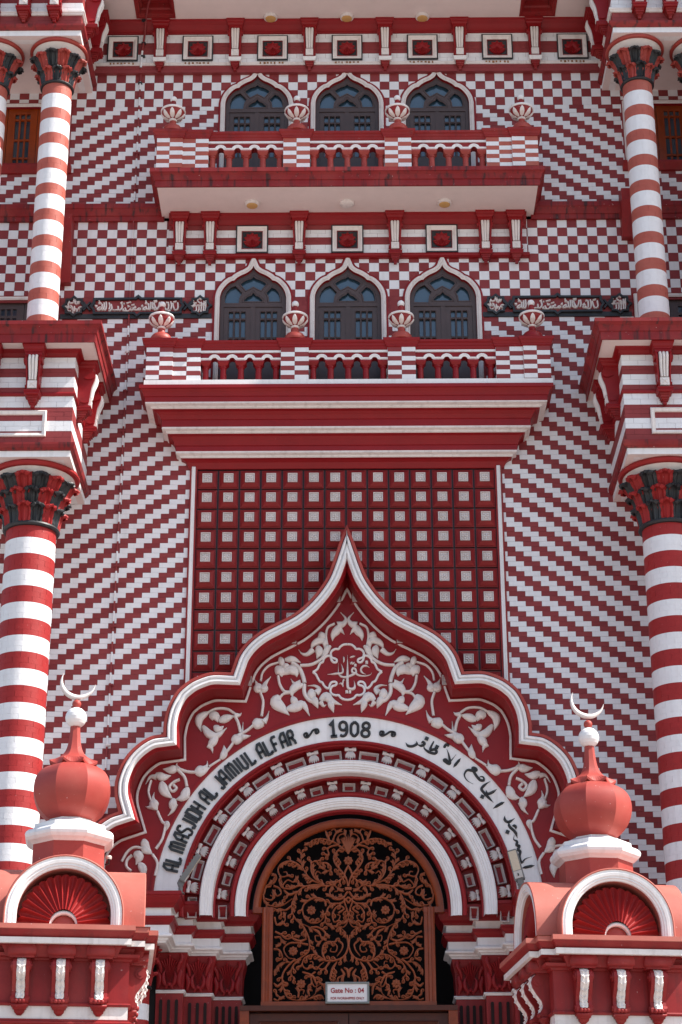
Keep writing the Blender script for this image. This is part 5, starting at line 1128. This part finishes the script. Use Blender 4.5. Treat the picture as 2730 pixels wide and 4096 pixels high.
def bar(mb, pts, w, kind='s', th=.028, k=5):
    """carved bar: flat rounded section, tapering"""
    P = catmull(pts, k) if len(pts) > 2 else [Vector(p) for p in pts]
    n = len(P); rows = []
    for i, p in enumerate(P):
        d = P[min(i + 1, n - 1)] - P[max(i - 1, 0)]; d = d.normalized() if d.length > 1e-9 else Vector((0, 1)); nn = Vector((-d.y, d.x)); t = i / (n - 1)
        f = {'s': 1., 't': max(.35, 1 - .6 * t), 'l': max(.08, math.sin(math.pi * (.06 + .94 * t) ** .75)), 'w': .6 + .7 * math.sin(math.pi * t)}[kind]
        rows.append([(p.x + nn.x * w * f * a, -th * b, p.y + nn.y * w * f * a) for a, b in ((-1, -.6), (-1, .2), (-.55, .8), (0, .55 if kind == 'l' else 1), (.55, .8), (1, .2), (1, -.6), (0, -.8))])
    mb.grid(rows, 0, closed=True, sm=True); mb.face(list(reversed(rows[0]))); mb.face(rows[-1])
def curl(mb, p, d, r, turn, w):
    """spiral eye starting at p heading d"""
    nn = Vector((-d.y, d.x)) * turn; c_ = p + nn * r; a0 = math.atan2(-nn.y, -nn.x); pts = []
    for i in range(11):
        t = i / 10; rr = r * (1 - .72 * t); a = a0 + turn * t * 4.6; pts.append((c_.x + rr * math.cos(a), c_.y + rr * math.sin(a)))
    bar(mb, pts, w, 't', k=2); mb.ball((pts[-1][0], -.01, pts[-1][1]), w * 1.15, 6)
rs = random.Random(3)
OCC = {}
def occ(p, r): 
    for i in range(-2, 3):
        for j in range(-2, 3):
            for q_, rr in OCC.get((int(p.x / .06) + i, int(p.y / .06) + j), ()):
                if (q_ - p).length < rr + r: return True
    return False
def put(p, r): OCC.setdefault((int(p.x / .06), int(p.y / .06)), []).append((p.copy(), r))
def inside(p):
    if p.x > -.012: return False
    if p.y > 7.13: return (Vector((p.x, p.y - 7.13))).length < 1.16
    return p.x > -.985 and p.y > 5.985
stems = []
for st in LAT:
    P = catmull(st, 6); stems.append((st, P))
    for p in P: put(p, .012)
for st in LFL: put(Vector(st), .075)
put(Vector((-.02, 6.05)), .12); put(Vector((-.14, 6.05)), .12); put(Vector((-.24, 6.05)), .1)
extra = []
for st, P in stems:
    L_ = 0.
    for i in range(2, len(P) - 1):
        L_ += (P[i] - P[i - 1]).length
        if L_ < .045: continue
        d = (P[i + 1] - P[i - 1]).normalized()
        for sgn in ((1, -1) if rs.random() < .5 else (-1, 1)):
            nn = Vector((-d.y, d.x)) * sgn
            ln = rs.uniform(.07, .11)
            tip = P[i] + d * ln * .55 + nn * ln * .75
            mid = P[i] + d * ln * .45 + nn * ln * .25
            if not inside(tip) or occ(tip, .017) or occ(P[i] + (tip - P[i]) * .75, .009): continue
            extra.append((P[i].copy(), mid, tip, d.copy(), sgn, ln)); put(tip, .017); put(mid, .009); put(P[i] + (tip - P[i]) * .75, .016); L_ = 0.; break
def half_lattice(sgn):
    mb = MB()
    for st, P in stems: bar(mb, st, .0135, 't' if len(st) > 3 else 'w', k=6)
    for p0, mid, tip, d, s_, ln in extra:
        if rs.random() < .4:
            bar(mb, [p0, mid, tip], .021, 'l', k=5)
            bar(mb, [p0 + (mid - p0) * .6, mid + (tip - mid) * .3 + d * .02, tip + d * .035 - Vector((-d.y, d.x)) * s_ * .02], .016, 'l', k=4)
        else:
            bar(mb, [p0, p0 + (mid - p0) * .7, p0 + (tip - p0) * .72], .013, 's', k=4)
            q_ = p0 + (tip - p0) * .72; dd = (tip - mid).normalized(); curl(mb, q_, dd, .024, -s_, .011)
    for c_ in LFL:
        c_ = Vector(c_)
        if abs(c_.x) < .05 and sgn < 0: continue
        for k in range(8): a = R(45 * k); bar(mb, [c_ + Vector((.012 * math.cos(a), .012 * math.sin(a))), c_ + Vector((.045 * math.cos(a), .045 * math.sin(a))), c_ + Vector((.062 * math.cos(a), .062 * math.sin(a)))], .021, 'l', k=2)
        mb.ball((c_.x, -.03, c_.y), .018, 8)
    if sgn < 0: mb.v = [(-a, b, c_) for a, b, c_ in mb.v]
    return mb
rs = random.Random(11); l1 = half_lattice(1); rs = random.Random(11); l2 = half_lattice(-1)
sb(l1, 'scroll_lattice', 'lattice', 'stuff'); sb(l2, 'scroll_lattice', 'lattice', 'stuff')
mb = MB()
for k in range(-3, 4): relief(mb, [(0, 7.93), (k * .02, 8.08), (k * .035, 8.2 - abs(k) * .02)], .018, .03, -.01, 'l', k=3)
mb.box(-.045, .045, -.035, .02, 7.44, 7.475); sb(mb, 'palmette', 'lattice', 'stuff')
mb = MB(); mb.box(-1.6, 1.6, 1.6, 1.7, 2.5, 9.0); sb(mb, 'dark_slab', 'dark')  # black slab standing in for the unlit space behind the screen
# ------------------------------------------------------------------ gate sign
sg = thing('gate_sign', 'small white sign in grey frame reading Gate No 04 below the screen', 'sign', (-.047, .45, 5.927))
q = MB(); q.sweep([(-.286, 0), (.286, 0), (.286, .278), (-.286, .278)], [(0, .03), (0, -.025), (.01, -.03), (.024, -.025), (.026, -.01)], XZ, closed=True); q.build('sign_frame', 'alu', sg)
q = MB(); q.box(-.266, .266, -.012, .02, .018, .26); q.build('board', 'sign', sg)
def text(body, size, x, z, mat, parent, bold, sx=1.):
    cu = bpy.data.curves.new('t', 'FONT'); cu.body = body; cu.size = size; cu.align_x = 'CENTER'; cu.offset = bold; cu.extrude = .002
    o = bpy.data.objects.new('t', cu); COL.objects.link(o)
    ev = o.evaluated_get(bpy.context.evaluated_depsgraph_get()); me = ev.to_mesh(); mb = MB()
    mb.v = [(v.co.x * sx + x, -.016 - v.co.z, v.co.y + z) for v in me.vertices]; mb.f = [tuple(p.vertices) for p in me.polygons]; mb.mi = [0] * len(mb.f); mb.sm = [False] * len(mb.f)
    ev.to_mesh_clear(); bpy.data.objects.remove(o)
    return mb.build('lettering', mat, parent, kind='stuff')
text('Gate No : 04', .088, 0, .14, 'signred', sg, .0016, .93); text('FOR WORSHIPPES ONLY', .042, 0, .055, 'signred', sg, .0006, .95)
# ------------------------------------------------------------------ floodlights on the imposts
def floodlight(label, base, headvec, facing, front_mat):
    t = thing('floodlight', label, 'floodlight', base, 'floodlights on the doorway imposts')
    q = MB(); q.tube([(0, 0, 0), (0, 0, .12)], .028, 10); q.box(-.05, .05, -.05, .05, 0, .012); q.build('stem', 'grey', t)
    q = MB(); q.box(-.035, .035, -.03, .03, .10, .17); q.tube([(-.045, 0, .14), (.045, 0, .14)], .018, 8); q.build('bracket', 'grey', t)
    hd = Matrix.Translation((0, 0, .16)) @ headvec
    q = MB(); q.ext([(-.06, 0), (.06, 0), (.068, .02), (.064, .4), (.05, .42), (-.05, .42), (-.064, .4), (-.068, .02)], XZ, -.035, .035, back=True)
    for k in range(7): q.box(-.05, .05, .035, .05, .05 + k * .05, .06 + k * .05)
    o = q.build('housing', 'grey', t); o.matrix_local = hd
    q = MB(); q.box(-.052, .052, -.042, -.034, .13, .4)
    c_ = q.build('lens', front_mat, o)
    q = MB(); q.box(-.055, .055, -.05, -.033, .02, .12); q.build('driver_box', 'lgrey', o)
    q = MB(); q.ball((0, -.052, .06), .011, 6); q.ball((0, -.052, .078), .009, 6); q.build('maker_mark', 'black', o)
    return t
floodlight('grey floodlight turned edge-on at the left impost of the arch', (-2.2, -.35, 7.2), Matrix.Rotation(R(33), 4, 'Y') @ Matrix.Rotation(R(98), 4, 'Z'), 0, 'leds')
floodlight('beige faced floodlight turned to the viewer at the right impost of the arch', (2.2, -.35, 7.2), Matrix.Rotation(R(-14), 4, 'Y') @ Matrix.Rotation(R(-12), 4, 'Z') @ Matrix.Rotation(R(-8), 4, 'X'), 0, 'leds')
# ------------------------------------------------------------------ gate pillars with onion domes
OCT = R(22.5)
def octa(mb, prof, m=0, sm=False, bulge=0.):
    """prof of (apothem, z) on an octagon"""
    k = 1 / math.cos(OCT)
    P = [tuple(v) for v in catmull(prof, 4)] if sm else prof
    for s in range(8):
        a0, a1 = OCT + s * 2 * OCT, OCT + (s + 1) * 2 * OCT
        mb.grid([[(a * k * ((1 - t) * math.cos(a0) + t * math.cos(a1)) * (1 + bulge * 4 * t * (1 - t)), a * k * ((1 - t) * math.sin(a0) + t * math.sin(a1)) * (1 + bulge * 4 * t * (1 - t)), z) for t in (0, .25, .5, .75, 1)] for a, z in P], m, sm=sm)
def scroll_bracket():
    r = MB()
    # side view profile (y out, z) of an S scroll
    fr = [(-.13, .0), (-.175, -.04), (-.19, -.09), (-.175, -.15), (-.13, -.22), (-.085, -.28), (-.07, -.33), (-.08, -.37), (-.1, -.4), (-.1, -.43), (-.08, -.45)]
    for sx in (-.085, .047):
        loop = [(0, .0)] + fr + [(0, -.45)]
        for xx in (sx, sx + .038): r.face([(xx, a, b) for a, b in loop])
        for i in range(len(fr) - 1):
            (a, b), (c_, d) = fr[i], fr[i + 1]; r.face([(sx, a, b), (sx + .038, a, b), (sx + .038, c_, d), (sx, c_, d)])
    r.grid([[(-.05, a + .015, b), (.05, a + .015, b)] for a, b in fr], 0)
    for s in (-1, 1):
        r.tube([(s * .083, -.12, -.08), (s * .1, -.12, -.08)], .055, 12); r.tube([(s * .1, -.12, -.08), (s * .112, -.12, -.08)], .026, 10)
        r.tube([(s * .083, -.06, -.4), (s * .098, -.06, -.4)], .032, 10)
    for k in (-1, 0, 1): r.ball((k * .035, -.095, -.425), .026, 8)
    f = MB(); rows = []
    pts = fr[:-2]
    for i, (a, b) in enumerate(pts):
        w = .048 * (1 - .12 * i / len(pts)); sr = .004 if i % 2 else -.004
        rows.append([(-w - sr, a + .004, b), (-w * .5, a - .016, b - .006), (0, a - .008, b), (w * .5, a - .016, b - .006), (w + sr, a + .004, b)])
    f.grid(rows, 0, sm=False)
    for i in range(1, len(pts) - 1):
        a, b = pts[i]
        for s in (-1, 1): f.tube([(s * .006, a - .012, b - .022), (s * .024, a - .022, b - .004), (s * .044, a - .008, b + .012)], [.004, .008, .003], 5)
    d = MB()
    P = lambda s_, z, y0=0.: [(-s_, -s_ * 1.1, z), (s_, -s_ * 1.1, z), (s_, 0, z), (-s_, 0, z)]
    d.grid([P(.07, -.45), P(.085, -.455), P(.085, -.475), P(.07, -.485), P(.07, -.5), P(.055, -.505), P(.05, -.53), P(.02, -.56)], 0, closed=True); d.face(P(.02, -.56))
    return r.mesh('scroll_bracket', ['redm']), f.mesh('leaf_facing', ['cream']), d.mesh('drop', ['redm'])
SBK = scroll_bracket()
def shell_mesh():
    mb = MB(); n = 17
    for k in range(n):
        a0 = R(180 * k / n); a1 = R(180 * (k + 1) / n); am = (a0 + a1) / 2
        rows = []
        for i in range(8):
            t = i / 7; rr = .16 + .34 * t
            row = []
            for j in range(7):
                u = j / 6; a = a0 + (a1 - a0) * u
                dep = .10 * math.sin(math.pi * u) ** .8 * (.25 + .75 * t)
                r2 = rr + (.045 * math.sin(math.pi * u) ** .7 if i == 7 else (.018 * math.sin(math.pi * u) if i == 6 else 0))
                row.append((r2 * math.cos(a), -.075 * (1 - t) - .005 + dep - .05, r2 * math.sin(a) * 1.06))
            rows.append(row)
        mb.grid(rows, 0, sm=True)
        mb.grid([rows[-1], [(x, .06, z) for x, y, z in rows[-1]]], 0)
    return mb.mesh('shell', ['colred'])
SHELL = shell_mesh()
def stilted(r, n=28, base=-.13): return [(-r, base)] + [(-r * math.cos(R(180 * i / n)), r * math.sin(R(180 * i / n))) for i in range(n + 1)] + [(r, base)]
def gate_pillar(label, loc, dz):
    T_ = thing('gate_pillar', label, 'pillar', loc, 'domed gate pillars', R(6.9))
    # finial
    q = MB(); N = 24; rows = []
    for i in range(N + 1):
        a = R(144 + 213 * i / N)
        t = abs(i / N - .5) * 2; th = .031 * (1 - t ** 1.8) + .002; ro = .2
        ci, co = ro - 2 * th, ro
        mid = (ci + co) / 2
        ring_ = []
        for u, v in ((ci, 0), (mid, -.026 * (1 - t * .8)), (co, 0), (mid, .026 * (1 - t * .8))): ring_.append((u * math.cos(a), v, 8.683 + dz * .6 + u * math.sin(a)))
        rows.append(ring_)
    q.grid(rows, 0, closed=True); q.build('crescent', 'cream', T_)
    q = MB(); q.ball((0, 0, 8.436), .051, 14); q.build('red_ball', 'salmon', T_, (0, 0, dz))
    q = MB(); q.ball((0, 0, 8.275), .12, 22); q.build('white_ball', 'white', T_, (0, 0, dz))
    q = MB(); octa(q, [(.052, 8.17), (.058, 8.08), (.07, 7.97), (.095, 7.88), (.14, 7.815), (.2, 7.775)], sm=True)
    # scalloped skirt
    k8 = 1 / math.cos(OCT); rows = [[], []]
    for j in range(64):
        u = (j % 8) / 8; a = OCT + 2 * math.pi * j / 64
        am = OCT + 2 * math.pi * (j // 8) / 8
        ap = 1 / math.cos(((j % 8) / 8 - .5) * 2 * OCT)
        sc = abs(2 * u - 1) ** 2
        r0 = .2 * ap; r1 = (.245 + .022 * sc) * ap
        rows[0].append((r0 * math.cos(a), r0 * math.sin(a), 7.775)); rows[1].append((r1 * math.cos(a), r1 * math.sin(a), 7.70 + .05 * sc))
    rows.append([(x * .98, y * .98, z - .03) for x, y, z in rows[1]]); rows.append([(x * .75, y * .75, 7.70) for x, y, z in rows[1]])
    q.grid(rows, 0, closed=True, sm=False); q.build('spire', 'salmon', T_, (0, 0, dz))
    q = MB(); octa(q, [(.12, 7.72), (.24, 7.695), (.33, 7.64), (.385, 7.565), (.41, 7.48), (.412, 7.39), (.39, 7.29), (.345, 7.195), (.28, 7.125), (.225, 7.085)], sm=True, bulge=.018)
    q.build('onion_dome', 'salmon', T_, (0, 0, dz))
    q = MB(); octa(q, [(.225, 7.115), (.225, 7.075), (.26, 7.06), (.33, 7.025), (.335, 7.015), (.38, 7.01), (.385, 6.965), (.4, 6.955), (.44, 6.94), (.468, 6.915), (.478, 6.885), (.47, 6.855), (.445, 6.825), (.41, 6.805), (.385, 6.785)]); q.build('collar', 'white', T_, (0, 0, dz))
    q = MB(); octa(q, [(.385, 6.79), (.385, 6.15)]); q.build('drum', 'salmon', T_)
    # cross barrels, one dormer each way
    for k in range(4):
        rot = Matrix.Rotation(R(90 * k), 4, 'Z'); zc = 5.90
        def add(mb, name, mat, par=T_):
            mb.v = [tuple(rot @ Vector(v)) for v in mb.v]; return mb.build(name, mat, par)
        q = MB(); P = stilted(.622); q.grid([[(a, -.80, b + zc) for a, b in P], [(a, 0, b + zc) for a, b in P]], 0, sm=True); bar_ = add(q, 'barrel_vault', 'barrel')
        q = MB(); q.sweep(list(reversed(stilted(.49))), [(-.132, zc), (-.132, zc)], lambda a, b, h: (a, -.8, b + h)) if False else None
        rows = []
        for (a, b), (a2, b2) in zip(stilted(1.0, base=0), stilted(1.0, base=0)):
            pass
        prof = [(.622, -.80), (.622, -.835), (.612, -.845), (.6, -.84), (.596, -.828), (.575, -.832), (.57, -.84), (.54, -.835), (.535, -.822), (.515, -.825), (.505, -.81), (.49, -.805), (.485, -.78), (.485, -.48)]
        msl = [1, 1, 1, 0, 0, 0, 0, 0, 0, 0, 0, 0, 1]
        rows = []
        n = 30
        for i in range(-1, n + 2):
            ii = min(max(i, 0), n); a = R(180 - 180 * ii / n)
            rows.append([(r_ * math.cos(a), y_, zc + (r_ * math.sin(a) if 0 <= i <= n else -.13)) for r_, y_ in prof])
        q.grid(rows, 0, sm=False, mcol=msl); add(q, 'dormer_arch', ['white', 'barrel'], bar_)
        q = MB(); q.face([(a, -.5, b + zc) for a, b in stilted(.49)]); add(q, 'dormer_back', 'redm', bar_)
        o = link('shell', SHELL, bar_); o.matrix_local = rot @ Matrix.Translation((0, -.72, 5.785)) @ Matrix.Diagonal((.9, .9, .97, 1))
        q = MB(); rows = []
        for i in range(19):
            a = R(180 * i / 18); rows.append([(r_ * math.cos(a), y_, 5.775 + r_ * math.sin(a)) for r_, y_ in ((.17, -.70), (.17, -.79), (.155, -.80), (.14, -.80), (.128, -.785), (.128, -.7))])
        q.grid(rows, 0); add(q, 'shell_rim', 'white', bar_)
        q = MB(); rows = []
        for i in range(13):
            a = R(180 * i / 12); rows.append([(.128 * math.cos(t_) * math.cos(a), -.735 - .05 * math.sin(t_), 5.775 + .128 * math.cos(t_) * math.sin(a)) for t_ in (0, .4, .8, 1.2, 1.57)])
        q.grid(rows, 0); add(q, 'shell_boss', 'salmon', bar_)
        # brackets and cornice blocks of this side
        for bx in (-.40, 0., .40):
            me = Matrix.Translation((bx, -.70, 5.44)); o = link('scroll_bracket', SBK[0], T_); o.matrix_local = rot @ me
            link('leaf_facing', SBK[1], o); link('drop', SBK[2], o)
            q = MB(); q.grid([[(bx - w_, -.70, z_), (bx - w_, -.70 - d_, z_), (bx + w_, -.70 - d_, z_), (bx + w_, -.70, z_)] for w_, d_, z_ in ((.125, .17, 5.44), (.125, .17, 5.465), (.14, .19, 5.47), (.145, .195, 5.485), (.145, .2, 5.52), (.135, .2, 5.56), (.12, .2, 5.572))], 0); q.face([(bx - .125, -.70, 5.44), (bx + .125, -.70, 5.44), (bx + .125, -.87, 5.44), (bx - .125, -.87, 5.44)]); add(q, 'bracket_block', 'redm')
    # ressaut cornice
    b0, b1, c0 = .80, .90, .66                                   # plan: square with projecting centres
    def plan(e):
        L_ = []
        for k in range(4):
            for x, y in ((-b0, -b0), (-c0, -b0), (-c0, -b1), (c0, -b1), (c0, -b0)):
                v = Matrix.Rotation(R(90 * k), 2) @ Vector((x, y)); L_.append((v.x, v.y))
        return L_
    def corn(name, mat, prof):
        mb = MB(); mb.sweep(plan(0), [(-a, b) for a, b in prof], XY, closed=True); mb.build(name, mat, T_)
    corn('cornice_lip', 'barrel', [(-.4, 5.775), (.0, 5.77), (.085, 5.765), (.088, 5.715), (.08, 5.71)])
    corn('cornice_cyma', 'redm', [(.08, 5.712), (.075, 5.695), (.05, 5.665), (.03, 5.64), (.025, 5.63)])
    corn('cornice_fillet', 'cream', [(.05, 5.632), (.05, 5.574), (.0, 5.572)])
    corn('cornice_bed', 'redm', [(.01, 5.573), (-.05, 5.565), (-.08, 5.5), (-.1, 5.46)])
    def sq(name, mat, prof):
        mb = MB(); mb.sweep([(-.7, -.7), (.7, -.7), (.7, .7), (-.7, .7)], [(-a, b) for a, b in prof], XY, closed=True); mb.build(name, mat, T_)
    mb = MB(); mb.face([(-.9, -.9, 5.77), (.9, -.9, 5.77), (.9, .9, 5.77), (-.9, .9, 5.77)]); mb.build('ledge', 'barrel', T_)
    mb = MB(); mb.face([(-.85, -.85, 5.57), (.85, -.85, 5.57), (.85, .85, 5.57), (-.85, .85, 5.57)]); mb.build('soffit', 'redm', T_)
    sq('shaft_frieze', 'redm', [(.1, 5.5), (.09, 5.47), (.03, 5.46), (.02, 5.44), (0, 5.435), (0, 5.015)])
    sq('torus_moulding', 'redm', [(0, 5.016), (.02, 5.014), (.028, 4.998), (.02, 4.98), (0, 4.978)])
    sq('white_fascia', 'cream', [(0, 4.978), (.0, 4.85)])
    sq('lower_moulding', 'redm', [(0, 4.85), (.02, 4.848), (.02, 4.83), (.05, 4.815), (.05, 4.8), (0, 4.8)])
    sq('shaft', 'salmon', [(0, 4.8), (0, 0)])
    return T_
gate_pillar('left gate pillar with faded red onion dome and pale crescent, seen face on', (-3.07, -4.5, 0), 0.)
gate_pillar('right gate pillar with faded red onion dome and pale crescent, its left flank showing', (2.755, -3.8, 0), -.045)
# small lamp on the left drum
sl = thing('small_lamp', 'tiny lamp fixed to the drum of the left gate pillar', 'lamp', (-2.63, -4.52, 6.66))
q = MB(); q.lathe([(.03, .0), (.035, .02), (.028, .04), (.001, .045)], 12); q.build('lamp_hood', 'lgrey', sl)
q = MB(); q.tube([(0, 0, 0), (0, .03, -.04), (-.04, .04, -.05)], .012, 6); q.build('lamp_arm', 'black', sl)
# palm tip in the lower right corner
pm = thing('palm_plant', 'green palm frond tip poking in at the lower right corner', 'plant', (3.66, -5.4, 0))
rp = random.Random(5)
q = MB(); q.tube([(0, 0, 0), (.02, 0, 2), (0, 0, 4.3)], [.06, .045, .03], 8); q.build('trunk', 'leaf', pm)
for k in range(16):
    a = rp.uniform(0, 6.283); el = rp.uniform(.35, 1.35); L_ = rp.uniform(.32, .47)
    q = MB(); rows = []
    for i in range(7):
        t = i / 6; h = L_ * t; x = math.cos(a) * math.cos(el) * h; y = math.sin(a) * math.cos(el) * h; zz = 4.3 + math.sin(el) * h - .35 * t * t * L_ * math.cos(el)
        w = .016 * math.sin(math.pi * (.1 + .9 * t) ** .7) + .001
        px, py = -math.sin(a) * w, math.cos(a) * w
        rows.append([(x - px, y - py, zz), (x, y, zz + .006), (x + px, y + py, zz)])
    q.grid(rows, 0); q.build('leaflet', 'leaf', pm)
